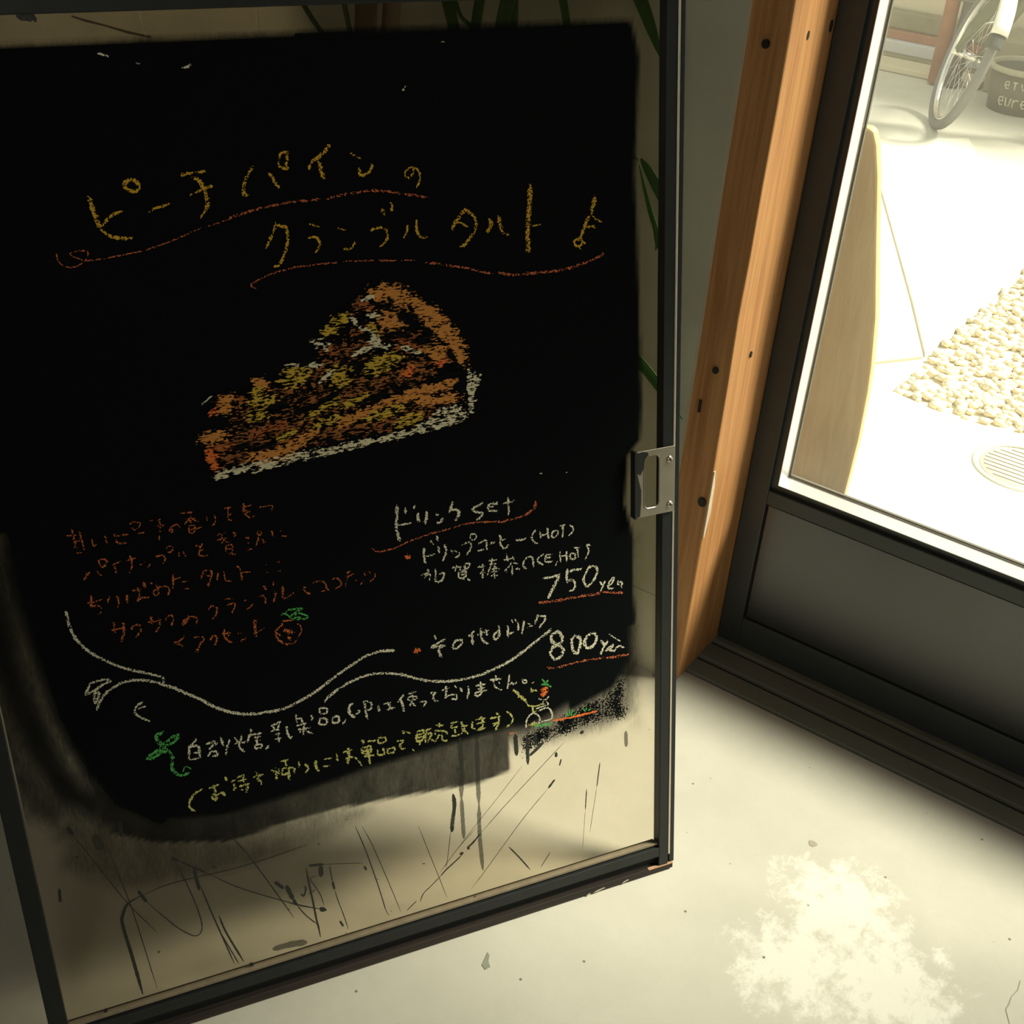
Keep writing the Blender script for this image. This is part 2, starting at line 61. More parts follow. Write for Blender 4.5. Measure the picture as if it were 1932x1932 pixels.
('tart', 'D'): '473|-1133,1569 -972,1624 -818,1706 -770,1760;541|-1144,1522 -979,1557 -801,1605 -632,1631;365|-1154,1486 -935,1512 -731,1518 -584,1534;295|-836,1780 -784,1810',
('tart', 'C'): '274|-781,1824 -710,1799 -662,1762;268|-674,1773 -620,1717 -577,1662;248|-587,1669 -574,1623;335|-760,1771 -728,1731;294|-667,1686 -605,1640;143|-1096,1479 -1011,1487 -934,1518;135|-883,1529 -806,1549 -727,1569 -608,1583;148|-805,1555 -595,1585;162|-689,1556 -594,1546;120|-1086,1462 -988,1470;255|-1152,1602 -1114,1624;268|-1184,1550 -1143,1534;233|-1052,1656 -1041,1630',
('tart', 'K'): '364|-742,1708 -655,1678;237|-797,1800 -788,1763;293|-1171,1538 -1128,1507;177|-916,1707 -868,1694;175|-1102,1631 -1082,1598;154|-1078,1535 -1004,1548',
('tart', 'B'): '152|-1180,1515 -1171,1464;136|-642,1630 -615,1641;147|-721,1623 -697,1628;104|-1169,1599 -1151,1606',
('tart', 'Y'): '317|-897,1750 -847,1763;329|-997,1670 -942,1660;271|-1005,1649 -944,1636;281|-1086,1616 -1023,1598;258|-1083,1588 -1050,1568;298|-902,1654 -848,1641;275|-887,1627 -856,1619;266|-810,1653 -721,1661;241|-798,1642 -766,1647;173|-751,1506 -685,1516;132|-967,1555 -878,1585;132|-945,1533 -879,1544;184|-820,1532 -729,1543;152|-1078,1631 -1043,1634;119|-789,1751 -777,1713;109|-880,1566 -803,1586;95|-1032,1515 -982,1526',
('tart', 'W'): '94|-931,1730 -905,1717;82|-921,1714 -885,1715;82|-906,1730 -897,1695;71|-834,1771 -812,1739;83|-807,1806 -778,1809;154|-799,1776 -769,1758;143|-800,1738 -774,1694;94|-992,1684 -912,1670;84|-838,1682 -806,1692 -737,1693;97|-719,1687 -679,1665;83|-923,1632 -882,1654;58|-1142,1589 -1128,1583;122|-1176,1453 -1098,1461 -988,1468 -876,1470 -760,1477 -681,1484 -573,1493;163|-693,1495 -576,1499;150|-652,1518 -572,1522;88|-559,1608 -560,1504;69|-557,1546 -530,1596;69|-544,1603 -556,1540;63|-553,1533 -540,1531;84|-1099,1451 -889,1466',
('tart', 'N'): '96|-723,1764 -712,1746;71|-744,1803 -735,1790;134|-690,1701 -660,1688;84|-731,1722 -709,1709;111|-610,1663 -597,1639;87|-639,1604 -578,1606;72|-928,1584 -877,1601;83|-982,1572 -926,1578;59|-1082,1499 -1030,1508;86|-753,1605 -727,1574;71|-831,1720 -791,1724;71|-1042,1589 -999,1597;85|-665,1725 -647,1708;61|-816,1576 -765,1584;71|-871,1664 -851,1674;59|-1128,1507 -1092,1513;73|-804,1567 -778,1574;60|-699,1782 -688,1763;71|-961,1677 -936,1683',
('dust_haze', 'W'): '20|-1288,2339 -1279,2336 -1269,2332;21|-1134,2306 -1124,2306 -1113,2312;26|-1218,2320 -1213,2317;23|-678,2242 -675,2239;23|-586,2333 -579,2331;17|-1184,1619 -1159,1636;26|-384,1321 -380,1317;27|-314,1310 -311,1308;23|-673,2247 -671,2246',
('splash', 'X'): '69|-1424,2411 -1391,2407;40|-1393,2410 -1392,2398;12|-939,444 -919,366 -900,274 -888,209 -879,156 -871,132;8|-921,438 -900,376 -872,271 -855,204 -838,134;31|-1071,365 -1045,359 -1031,356;51|-1040,354 -1042,320;8|-1031,356 -975,339 -928,325;21|-1078,361 -1075,304 -1071,252 -1067,189 -1064,162 -1062,131;21|-1086,307 -1086,292 -1094,274;18|-1100,286 -1094,276;10|-1050,325 -1065,327 -1070,318 -1059,292 -1049,263 -1043,229;52|-1055,225 -1046,215 -1038,211;10|-1060,286 -1079,277;46|-1134,324 -1127,297 -1121,276;31|-1121,276 -1113,254;13|-1113,254 -1096,219 -1077,190 -1068,178;6|-1140,275 -1111,253 -1058,222;12|-1017,346 -1014,295;28|-1014,295 -1011,269;10|-1011,269 -1005,231 -997,193 -991,161 -986,130;24|-1006,164 -998,143;23|-926,314 -921,299;18|-894,261 -892,260;16|-865,146 -864,144;16|-994,120 -992,118;7|-770,390 -756,338 -738,267 -723,210 -704,133;35|-673,358 -678,341;8|-681,342 -693,268 -701,229;22|-607,298 -635,275;30|-634,281 -632,269;51|-654,268 -653,258;18|-653,258 -671,245 -701,225 -719,209;12|-719,209 -746,188 -770,170 -781,146;7|-605,333 -657,289 -697,247 -721,219;11|-791,153 -821,131;11|-768,268 -758,265;33|-1523,125 -1531,244 -1539,347 -1535,375 -1519,404 -1488,416;14|-1488,416 -1422,427 -1361,426 -1266,420 -1169,422 -1068,430;33|-1490,434 -1475,394;12|-1475,394 -1439,334 -1412,291 -1379,255 -1361,258 -1355,286 -1362,348 -1379,430 -1395,487;38|-1402,501 -1386,487;19|-1386,487 -1323,428;12|-1323,428 -1250,358 -1135,272 -1044,214;33|-1353,453 -1348,384;15|-1345,401 -1328,312 -1313,239 -1291,132;20|-1311,293 -1299,234 -1267,129;12|-1313,239 -1280,128;9|-1540,581 -1522,462 -1509,366 -1487,129;36|-1618,661 -1609,636;9|-1609,636 -1572,542 -1520,410 -1463,296;27|-1662,500 -1666,462;55|-1253,118 -1244,108;34|-1162,346 -1141,317;12|-1254,520 -1208,424 -1125,219;34|-1616,117 -1614,76;37|-1502,640 -1504,596;45|-667,460 -665,424 -673,376 -678,341;40|-443,513 -419,529 -398,546;6|-464,488 -547,402 -617,332 -686,259;8|-337,527 -376,495 -515,381 -595,310;22|-595,310 -626,280;28|-368,416 -389,393;8|-389,393 -470,315 -587,184 -630,138;37|-362,502 -362,486;19|-347,476 -353,456;14|-228,430 -239,351;6|-239,351 -263,206;14|-271,354 -276,287;5|-276,287 -287,156;17|-514,239 -482,190 -452,140;11|-388,180 -419,138;41|-623,109 -621,106;51|-481,593 -479,525;40|-447,583 -447,487;62|-284,548 -281,538',
('drip', 'V'): '76|-1190,140 -1139,137 -1099,128;82|-1564,621 -1554,574;54|-638,626 -639,544 -644,439;46|-644,439 -644,367 -644,308;51|-591,616 -594,495 -595,406;46|-595,406 -598,315 -596,240 -594,187;40|-422,586 -422,540;47|-146,509 -144,457',
}
PAINT = [(-0.7583, 1.1795), (-0.585, 1.1807), (-0.3692, 1.1818), (-0.0641, 1.1805), (-0.0593, 1.1681), (-0.0525, 1.1397), (-0.0551, 1.088), (-0.0586, 1.0109), (-0.055, 0.9426), (-0.0519, 0.8654), (-0.0495, 0.7715), (-0.0478, 0.7298), (-0.0508, 0.6808), (-0.0685, 0.6623), (-0.0725, 0.5975), (-0.0647, 0.5662), (-0.0592, 0.5424), (-0.0608, 0.4811), (-0.0567, 0.4327), (-0.0583, 0.3683), (-0.0857, 0.3214), (-0.1511, 0.3014), (-0.2192, 0.2803), (-0.2487, 0.2853), (-0.334, 0.2828), (-0.4436, 0.2789), (-0.5421, 0.2693), (-0.636, 0.2661), (-0.7167, 0.2846), (-0.7656, 0.3285), (-0.7919, 0.3881), (-0.8132, 0.4683), (-0.8202, 0.5575), (-0.8264, 0.6296), (-0.8304, 0.7924)]
WASH_SHADE = [(0.92, [(-0.2491, 0.3118), (-0.2497, 0.2413), (-0.2988, 0.235), (-0.3883, 0.2457), (-0.5159, 0.257), (-0.6314, 0.2503), (-0.7178, 0.2773), (-0.7684, 0.3106), (-0.7024, 0.3424), (-0.4398, 0.3256)]), (0.93, [(-0.325, 0.3087), (-0.4435, 0.2805), (-0.5149, 0.2671), (-0.6305, 0.2579), (-0.7171, 0.2824), (-0.7793, 0.3179), (-0.7858, 0.3898), (-0.7004, 0.3567), (-0.535, 0.3377)]), (0.96, [(-0.8387, 0.8277), (-0.8716, 0.6273), (-0.8684, 0.5303), (-0.8563, 0.446), (-0.8265, 0.3552), (-0.7689, 0.307), (-0.7492, 0.3568), (-0.7814, 0.4172), (-0.8085, 0.5612), (-0.8102, 0.6758)]), (0.8, [(-0.8435, 0.8285), (-0.8905, 0.5685), (-0.8733, 0.444), (-0.849, 0.3587), (-0.8194, 0.3272), (-0.7891, 0.3691), (-0.8085, 0.5612), (-0.8102, 0.6758)]), (0.5, [(-0.8319, 0.4249), (-0.824, 0.3176), (-0.7832, 0.2928), (-0.7376, 0.2699), (-0.7629, 0.3463), (-0.8058, 0.4101)]), (0.7, [(-0.0584, 0.4411), (-0.0534, 0.3588), (-0.0558, 0.2796), (-0.1067, 0.268), (-0.2116, 0.2723), (-0.2173, 0.3358), (-0.0977, 0.3617)]), (0.3, [(-0.0726, 0.564), (-0.0537, 0.5489), (-0.0507, 0.2568), (-0.0608, 0.2596)]), (0.42, [(-0.8048, 0.3447), (-0.5147, 0.2687), (-0.4469, 0.2393), (-0.5057, 0.2171), (-0.6233, 0.2075), (-0.763, 0.224), (-0.822, 0.2755)])]  # paint washes; some paint in a floor shadow and the darkness at lower left
SPECK = [(0.56, [(-0.0608, 0.4575), (-0.0541, 0.2577), (-0.1232, 0.2641), (-0.2123, 0.2514), (-0.2207, 0.237), (-0.2456, 0.2444), (-0.2495, 0.3037), (-0.1545, 0.3272), (-0.0978, 0.3453)]), (0.45, [(-0.0661, 0.6691), (-0.0538, 0.6598), (-0.0537, 0.5564), (-0.0663, 0.5665)]), (0.3, [(-0.0607, 1.1793), (-0.049, 1.1452), (-0.0522, 1.0285), (-0.0607, 1.0292)]), (0.4, [(-0.0647, 0.5586), (-0.0521, 0.5486), (-0.0518, 0.3994), (-0.0649, 0.4025)])]
PLATE = [(-0.0627, 0.6717), (-0.0068, 0.6655), (-0.0067, 0.5778), (-0.0579, 0.5813)]
SLOT = [(-0.0511, 0.6618), (-0.0302, 0.6597), (-0.0304, 0.5894), (-0.0501, 0.5909)]
SCREWS = [(-0.0145, 0.6519), (-0.0137, 0.5893)]
PROP = (-0.416, 0.134, -0.569)
PLANK = [(-0.629, 1.765, 0.948), (-0.607, 1.765, 0.95), (-0.599, 1.765, 0.946), (-0.591, 1.767, 0.928), (-0.581, 1.771, 0.886), (-0.56, 1.784, 0.765), (-0.541, 1.794, 0.661), (-0.532, 1.802, 0.578), (-0.529, 1.807, 0.529), (-0.528, 1.817, 0.434), (-0.532, 1.828, 0.318)]
SLABA = [(-1.817, 5.316), (-1.598, 4.865), (-1.263, 4.205), (-1.029, 3.745), (-0.853, 3.385), (-0.84, 3.67), (-0.832, 4.281), (-0.803, 4.905), (-0.88, 4.83), (-0.943, 4.642), (-1.19, 5.097), (-1.493, 5.676)]
SLABB = [(-1.189, 3.211), (-1.603, 4.86), (-1.26, 4.187), (-1.03, 3.733), (-0.853, 3.372), (-0.96, 3.22), (-1.122, 2.999)]
SLABC = [(-1.114, 2.981), (-0.953, 3.204), (-0.844, 3.352), (-0.841, 3.096), (-0.7, 3.066), (-0.56, 3.079), (-0.48, 3.102), (-0.216, 3.219), (0.038, 2.57), (-0.564, 2.137), (-0.924, 2.434)]
GRAVEL = [(-0.836, 3.1), (-0.839, 3.357), (-0.835, 3.654), (-0.826, 4.261), (-0.787, 4.997), (-0.453, 4.679), (-0.222, 3.249), (-0.484, 3.113), (-0.564, 3.091), (-0.703, 3.074)]
DRAIN = [(-0.433, 2.913), (-0.546, 2.868)]
KERB = [(-2.274, 6.579), (-1.914, 6.612), (-2.299, 6.714), (-1.968, 6.766)]
WHEEL = (-1.691, 5.764, -0.1)
POTB = [(-1.603, 6.346), (-1.424, 6.292), (-1.497, 6.239)]
LEAVES = [[(-0.914, 1.47, 1.221, 0.0122), (-0.876, 1.47, 1.171, 0.0163), (-0.838, 1.47, 1.125, 0.0198), (-0.82, 1.47, 1.097, 0.0165), (-0.807, 1.47, 1.075, 0.0103), (-0.801, 1.47, 1.062, 0.0021)], [(-0.801, 1.45, 0.932, 0.0036), (-0.789, 1.45, 0.921, 0.0129), (-0.771, 1.45, 0.901, 0.0172), (-0.749, 1.45, 0.874, 0.0158), (-0.734, 1.45, 0.852, 0.0101), (-0.725, 1.45, 0.836, 0.0022)], [(-0.791, 1.43, 0.93, 0.0021), (-0.779, 1.43, 0.902, 0.0057), (-0.766, 1.43, 0.873, 0.0079), (-0.755, 1.43, 0.852, 0.0086), (-0.75, 1.43, 0.838, 0.0101), (-0.749, 1.43, 0.829, 0.0065), (-0.751, 1.43, 0.821, 0.0015)], [(-0.856, 1.46, 0.676, 0.0095), (-0.811, 1.46, 0.656, 0.0173), (-0.766, 1.46, 0.631, 0.0188), (-0.731, 1.46, 0.605, 0.0173), (-0.705, 1.46, 0.583, 0.0102), (-0.686, 1.46, 0.566, 0.0016)], [(-1.147, 1.42, 1.215, 0.0099), (-1.126, 1.42, 1.126, 0.0247), (-1.105, 1.42, 1.061, 0.0206), (-1.078, 1.42, 0.987, 0.018), (-1.036, 1.42, 0.899, 0.0023)], [(-1.068, 1.45, 1.235, 0.0098), (-1.076, 1.45, 1.13, 0.0174), (-1.086, 1.45, 1.06, 0.0178), (-1.096, 1.45, 0.978, 0.0153), (-1.097, 1.45, 0.878, 0.0024)], [(-0.974, 1.4, 1.249, 0.0119), (-0.988, 1.4, 1.149, 0.0233), (-1.005, 1.4, 1.081, 0.0212), (-1.013, 1.4, 1.003, 0.0174), (-1.013, 1.4, 0.923, 0.0022)], [(-1.014, 1.44, 1.23, 0.0123), (-1.022, 1.44, 1.14, 0.0212), (-1.02, 1.44, 1.073, 0.0246), (-1.024, 1.44, 0.994, 0.0193), (-1.012, 1.44, 0.884, 0.0023)], [(-0.983, 1.46, 1.244, 0.0095), (-0.962, 1.46, 1.146, 0.014), (-0.943, 1.46, 1.083, 0.0128), (-0.923, 1.46, 1.011, 0.0101), (-0.908, 1.46, 0.956, 0.0022)], [(-1.09, 1.38, 1.162, 0.0056), (-1.065, 1.38, 1.087, 0.0064), (-1.042, 1.38, 1.069, 0.0057), (-1.027, 1.38, 1.032, 0.0021)]]
LEAFNODE = [(-1.05, 1.42, 1.305), (-0.803, 1.45, 0.927), (-0.886, 1.46, 0.693), (-1.235, 1.44, 1.051), (-1.302, 1.46, 1.037), (-0.944, 1.47, 1.272)]
SCUFF = [(-0.314, 1.359), (-0.323, 1.264), (-0.581, 0.88), (-0.252, 1.271), (-0.156, 1.199), (-0.265, 1.156)]
CRACK = [(0.019, 1.315), (0.021, 1.297), (0.017, 1.281), (0.018, 1.267), (0.017, 1.256), (0.028, 1.237)]
WALLCRACK = [[(-2.135, 1.545, 0.877), (-2.096, 1.545, 0.876), (-2.034, 1.545, 0.877), (-1.973, 1.545, 0.876), (-1.906, 1.545, 0.879)], [(-1.931, 1.545, 0.926), (-1.929, 1.545, 0.907), (-1.926, 1.545, 0.892), (-1.92, 1.545, 0.876)], [(-1.626, 1.545, 0.98), (-1.625, 1.545, 0.954), (-1.623, 1.545, 0.936)]]
PIPE = (-1.958, 6.6, 0.159)

# ------------------------------------------------------------------ helpers
class MB:
    """collects simple solids and links them as one mesh object"""
    def __init__(s): s.v = []; s.f = []; s.sm = []
    def add(s, vs, fs, smooth=False):
        b = len(s.v); s.v += [tuple(v) for v in vs]
        for f in fs: s.f.append(tuple(i + b for i in f)); s.sm.append(smooth)
        return s
    def box(s, x0, x1, y0, y1, z0, z1):
        return s.add([(x, y, z) for x in (x0, x1) for y in (y0, y1) for z in (z0, z1)],
                     [(0, 1, 3, 2), (4, 6, 7, 5), (0, 4, 5, 1), (2, 3, 7, 6), (0, 2, 6, 4), (1, 5, 7, 3)])
    def prism(s, pts, d0, d1, axis=2):
        """outline in the two other axes, pushed from d0 to d1 along axis"""
        def P(a, b, d): return [(d, a, b), (a, d, b), (a, b, d)][axis]
        n = len(pts)
        vs = [P(a, b, d0) for a, b in pts] + [P(a, b, d1) for a, b in pts]
        return s.add(vs, [tuple(range(n))[::-1], tuple(range(n, 2 * n))] + [(i, (i + 1) % n, n + (i + 1) % n, n + i) for i in range(n)])
    def tube(s, pts, r, n=8, closed=False):
        pts = [Vector(p) for p in pts]; m = len(pts)
        rs = r if isinstance(r, (list, tuple)) else [r] * m
        vs = []; up = None
        for i, p in enumerate(pts):
            t = (pts[(i + 1) % m] - pts[i - 1]) if closed else (pts[min(i + 1, m - 1)] - pts[max(i - 1, 0)])
            t.normalize()
            if up is None: up = t.orthogonal().normalized()
            up = (up - t * up.dot(t)).normalized(); sd = t.cross(up)
            for k in range(n):
                a = 2 * math.pi * k / n; vs.append(p + (up * math.cos(a) + sd * math.sin(a)) * rs[i])
        fs = [(i * n + k, i * n + (k + 1) % n, ((i + 1) % m) * n + (k + 1) % n, ((i + 1) % m) * n + k) for i in range(m if closed else m - 1) for k in range(n)]
        s.add(vs, fs, True)
        if not closed:
            b = len(s.v) - len(vs)
            s.f.append(tuple(b + k for k in range(n))[::-1]); s.sm.append(False)
            s.f.append(tuple(b + (m - 1) * n + k for k in range(n))); s.sm.append(False)
        return s
    def lathe(s, prof, n=40, c=(0, 0, 0)):
        vs = []
        for r, h in prof:
            for k in range(n):
                a = 2 * math.pi * k / n; vs.append((c[0] + r * math.cos(a), c[1] + r * math.sin(a), c[2] + h))
        m = len(prof)
        fs = [(i * n + k, i * n + (k + 1) % n, (i + 1) * n + (k + 1) % n, (i + 1) * n + k) for i in range(m - 1) for k in range(n)]
        return s.add(vs, fs, True)
    def build(s, name, mat, parent=None, bevel=0, mw=None):
        me = bpy.data.meshes.new(name); me.from_pydata(s.v, [], s.f)
        me.polygons.foreach_set('use_smooth', s.sm); me.materials.append(mat)
        bm = bmesh.new(); bm.from_mesh(me); bmesh.ops.recalc_face_normals(bm, faces=bm.faces); bm.to_mesh(me); bm.free()
        o = bpy.data.objects.new(name, me); COL.objects.link(o)
        if parent: o.parent = parent
        elif mw is not None: o.matrix_world = mw
        if bevel:
            b = o.modifiers.new('bevel', 'BEVEL'); b.width = bevel; b.segments = 2; b.limit_method = 'ANGLE'
        return o

def tag(o, label=None, cat=None, group=None, kind=None):
    if label: o['label'] = label
    if cat: o['category'] = cat
    if group: o['group'] = group
    if kind: o['kind'] = kind
    return o
def empty(name, mw):
    o = bpy.data.objects.new(name, None); COL.objects.link(o); o.matrix_world = mw; o.empty_display_size = 0.05; return o
def at(x, y, z=0): return ROT @ Matrix.Translation((x, y, z))

# ------------------------------------------------------------------ materials
def mat(name):
    m = bpy.data.materials.new(name); m.use_nodes = True
    nt = m.node_tree; return m, nt, nt.nodes['Principled BSDF'], nt.nodes['Material Output']
def N(nt, t, **kw):
    n = nt.nodes.new(t)
    for k, v in kw.items(): setattr(n, k, v)
    return n
def L(nt, a, b): nt.links.new(a, b)
def coords(nt, scale=(1, 1, 1), kind='Object'):
    tc = N(nt, 'ShaderNodeTexCoord'); mp = N(nt, 'ShaderNodeMapping'); mp.inputs['Scale'].default_value = scale
    L(nt, tc.outputs[kind], mp.inputs['Vector']); return mp.outputs['Vector']
def noise(nt, vec, scale, detail=4, rough=0.55, dist=0.0):
    n = N(nt, 'ShaderNodeTexNoise'); n.inputs['Scale'].default_value = scale; n.inputs['Detail'].default_value = detail
    n.inputs['Roughness'].default_value = rough; n.inputs['Distortion'].default_value = dist
    if vec is not None: L(nt, vec, n.inputs['Vector'])
    return n.outputs['Fac']
def ramp(nt, fac, stops):
    r = N(nt, 'ShaderNodeValToRGB'); e = r.color_ramp.elements
    while len(e) < len(stops): e.new(0.5)
    for el, (p, c) in zip(e, stops):
        el.position = p; el.color = (*c, 1) if len(c) == 3 else c
    L(nt, fac, r.inputs['Fac']); return r.outputs['Color']
def math_(nt, op, a, b=None, c=None, clamp=False):
    n = N(nt, 'ShaderNodeMath', operation=op); n.use_clamp = clamp
    for i, v in enumerate((a, b, c)):
        if v is None: continue
        if isinstance(v, (int, float)): n.inputs[i].default_value = v
        else: L(nt, v, n.inputs[i])
    return n.outputs[0]
def mixc(nt, fac, a, b, mode='MIX'):
    n = N(nt, 'ShaderNodeMix', data_type='RGBA', blend_type=mode)
    for k, v in ((0, fac), (6, a), (7, b)):
        if isinstance(v, (int, float)): n.inputs[k].default_value = v
        elif isinstance(v, tuple): n.inputs[k].default_value = (*v, 1)
        else: L(nt, v, n.inputs[k])
    return n.outputs[2]
def bump(nt, h, bs, strength=0.2, dist=0.002):
    b = N(nt, 'ShaderNodeBump'); b.inputs['Strength'].default_value = strength; b.inputs['Distance'].default_value = dist
    L(nt, h, b.inputs['Height']); L(nt, b.outputs['Normal'], bs.inputs['Normal'])

def plain(name, col, rough=0.6, metal=0.0, spec=0.5, var=0.15, scale=30, bmp=0.0):
    m, nt, bs, out = mat(name); v = coords(nt)
    f = noise(nt, v, scale)
    c = mixc(nt, f, tuple(x * (1 - var) for x in col), tuple(min(1, x * (1 + var)) for x in col))
    L(nt, c, bs.inputs['Base Color'])
    bs.inputs['Roughness'].default_value = rough; bs.inputs['Metallic'].default_value = metal; bs.inputs['Specular IOR Level'].default_value = spec
    if bmp: bump(nt, f, bs, bmp)
    return m
def wood(name, dark, light, scale=(28, 28, 1.2), rough=0.6, spec=0.3, knots=False, ring=3.0):
    m, nt, bs, out = mat(name); v = coords(nt, scale)
    a = noise(nt, v, ring, 5, 0.6, 0.6); fine = noise(nt, coords(nt, tuple(s * 9 if s > 5 else s * 2 for s in scale)), 2.0, 3, 0.7)
    f = math_(nt, 'ADD', math_(nt, 'MULTIPLY', a, 0.75), math_(nt, 'MULTIPLY', fine, 0.25))
    c = ramp(nt, f, [(0.32, dark), (0.5, tuple((d + l) / 2 for d, l in zip(dark, light))), (0.68, light)])
    L(nt, c, bs.inputs['Base Color']); bs.inputs['Roughness'].default_value = rough; bs.inputs['Specular IOR Level'].default_value = spec
    bump(nt, f, bs, 0.25, 0.001); return m
def glass(name, tint=(0.95, 0.97, 0.94), refl=0.8, dust_haze=0.0):
    m, nt, bs, out = mat(name); nt.nodes.remove(bs)
    tr = N(nt, 'ShaderNodeBsdfTransparent'); tr.inputs['Color'].default_value = (*tint, 1)
    gl = N(nt, 'ShaderNodeBsdfGlossy'); gl.inputs['Roughness'].default_value = 0.02
    fr = N(nt, 'ShaderNodeLayerWeight'); fr.inputs['Blend'].default_value = 0.5
    fac = math_(nt, 'ADD', 0.035, math_(nt, 'MULTIPLY', math_(nt, 'POWER', fr.outputs['Facing'], 5), refl))
    mx = N(nt, 'ShaderNodeMixShader'); L(nt, fac, mx.inputs[0]); L(nt, tr.outputs[0], mx.inputs[1]); L(nt, gl.outputs[0], mx.inputs[2])
    if dust_haze:      # thin scattering film added to veil the street in pale haze
        du = N(nt, 'ShaderNodeBsdfTranslucent'); du.inputs['Color'].default_value = (0.95, 0.9, 0.78, 1)
        m2 = N(nt, 'ShaderNodeMixShader'); df = math_(nt, 'MULTIPLY', math_(nt, 'ADD', 0.7, math_(nt, 'MULTIPLY', noise(nt, coords(nt), 3, 4), 0.6)), dust_haze)
        L(nt, df, m2.inputs[0]); L(nt, mx.outputs[0], m2.inputs[1]); L(nt, du.outputs[0], m2.inputs[2]); mx = m2
    L(nt, mx.outputs[0], out.inputs['Surface']); return m
def cutout(nt, bs, out, alpha):
    tr = N(nt, 'ShaderNodeBsdfTransparent'); mx = N(nt, 'ShaderNodeMixShader')
    L(nt, alpha, mx.inputs[0]); L(nt, tr.outputs[0], mx.inputs[1]); L(nt, bs.outputs[0], mx.inputs[2]); L(nt, mx.outputs[0], out.inputs['Surface'])
def attr(nt, name):
    a = N(nt, 'ShaderNodeAttribute'); a.attribute_name = name; return a.outputs['Fac']
def chalk(name, col, streak=False, fill=0.42, var=0.25):
    """dry chalk: grain eats into the stroke, most at its borders"""
    m, nt, bs, out = mat(name)
    v = coords(nt, (0.42, 1.25, 1) if streak else (1, 1, 1))
    g = noise(nt, v, 430 if streak else 560, 2, 0.5); big = noise(nt, coords(nt), 90, 2)
    e = attr(nt, 'edge')
    thr = math_(nt, 'ADD', fill, math_(nt, 'MULTIPLY', math_(nt, 'POWER', e, 2.5), 0.26))
    thr = math_(nt, 'ADD', thr, math_(nt, 'MULTIPLY', math_(nt, 'SUBTRACT', big, 0.5), 0.28))
    al = math_(nt, 'MULTIPLY', math_(nt, 'SUBTRACT', g, thr), 18, clamp=True)
    c = mixc(nt, g, tuple(x * (1 - var) for x in col), tuple(min(1, x * (1 + var)) for x in col))
    L(nt, c, bs.inputs['Base Color']); bs.inputs['Roughness'].default_value = 0.95; bs.inputs['Specular IOR Level'].default_value = 0.1
    cutout(nt, bs, out, al); return m
def paintmark(name, col, alpha):
    m, nt, bs, out = mat(name); bs.inputs['Base Color'].default_value = (*col, 1); bs.inputs['Roughness'].default_value = 0.6
    g = noise(nt, coords(nt, (1, 3, 1)), 260, 2)
    al = math_(nt, 'MULTIPLY', math_(nt, 'ADD', math_(nt, 'MULTIPLY', math_(nt, 'SUBTRACT', g, 0.5), 0.6), 1.0), alpha, clamp=True)
    cutout(nt, bs, out, al); return m

M = {}
# concrete floor: soft clouding, pale scuffs near the door, dark specks, a hairline crack
def concrete_floor():
    m, nt, bs, out = mat('concrete_floor'); v = coords(nt)
    f = noise(nt, v, 3.5, 6, 0.6); g = noise(nt, v, 60, 5, 0.7)
    c = ramp(nt, f, [(0.3, (0.435, 0.405, 0.345)), (0.7, (0.54, 0.505, 0.435))])
    c = mixc(nt, math_(nt, 'MULTIPLY', g, 0.5), c, (0.38, 0.39, 0.32))
    # pale scuffed patch, at its own place on the floor
    ds = None
    for (px, py, r) in ((-0.23, 1.27, 0.16), (-0.13, 1.19, 0.17), (-0.24, 1.14, 0.15), (-0.05, 1.10, 0.16)):
        n = N(nt, 'ShaderNodeVectorMath', operation='DISTANCE'); L(nt, v, n.inputs[0]); n.inputs[1].default_value = (px, py, 0)
        k = math_(nt, 'SUBTRACT', 1.0, math_(nt, 'DIVIDE', n.outputs['Value'], r), clamp=True)
        ds = k if ds is None else math_(nt, 'MAXIMUM', ds, k)
    sc = noise(nt, coords(nt, (1, 0.75, 1)), 30, 8, 0.74, 0.15)
    sm = math_(nt, 'MULTIPLY', math_(nt, 'SUBTRACT', math_(nt, 'ADD', sc, math_(nt, 'MULTIPLY', ds, 0.42)), 0.66), 7, clamp=True)
    sm = math_(nt, 'MULTIPLY', sm, math_(nt, 'MULTIPLY', ds, 3, clamp=True), clamp=True)
    c = mixc(nt, math_(nt, 'MULTIPLY', sm, 0.6), c, (0.72, 0.70, 0.64))
    sp = N(nt, 'ShaderNodeTexVoronoi'); sp.inputs['Scale'].default_value = 28; L(nt, v, sp.inputs['Vector'])
    spk = math_(nt, 'MULTIPLY', math_(nt, 'SUBTRACT', 0.075, sp.outputs['Distance']), 30, clamp=True)
    c = mixc(nt, math_(nt, 'MULTIPLY', spk, math_(nt, 'GREATER_THAN', noise(nt, v, 9, 2), 0.52)), c, (0.14, 0.13, 0.10))
    L(nt, c, bs.inputs['Base Color']); bs.inputs['Roughness'].default_value = 0.55; bs.inputs['Specular IOR Level'].default_value = 0.35
    bump(nt, g, bs, 0.12, 0.001); return m
M['floor'] = concrete_floor()
M['sill'] = plain('sill_concrete', (0.15, 0.155, 0.125), 0.7, var=0.25, scale=14, bmp=0.1)
M['slot'] = plain('groove_iron', (0.03, 0.03, 0.028), 0.6)  # dark iron bed showing between the sill strips
def plaster_mat():
    m, nt, bs, out = mat('plaster'); v = coords(nt)
    f = noise(nt, v, 5, 6, 0.6); g = noise(nt, v, 160, 3, 0.6)
    c = ramp(nt, f, [(0.3, (0.40, 0.39, 0.30)), (0.7, (0.50, 0.485, 0.38))])
    L(nt, c, bs.inputs['Base Color']); bs.inputs['Roughness'].default_value = 0.9
    bump(nt, g, bs, 0.25, 0.001); return m
M['plaster'] = plaster_mat()
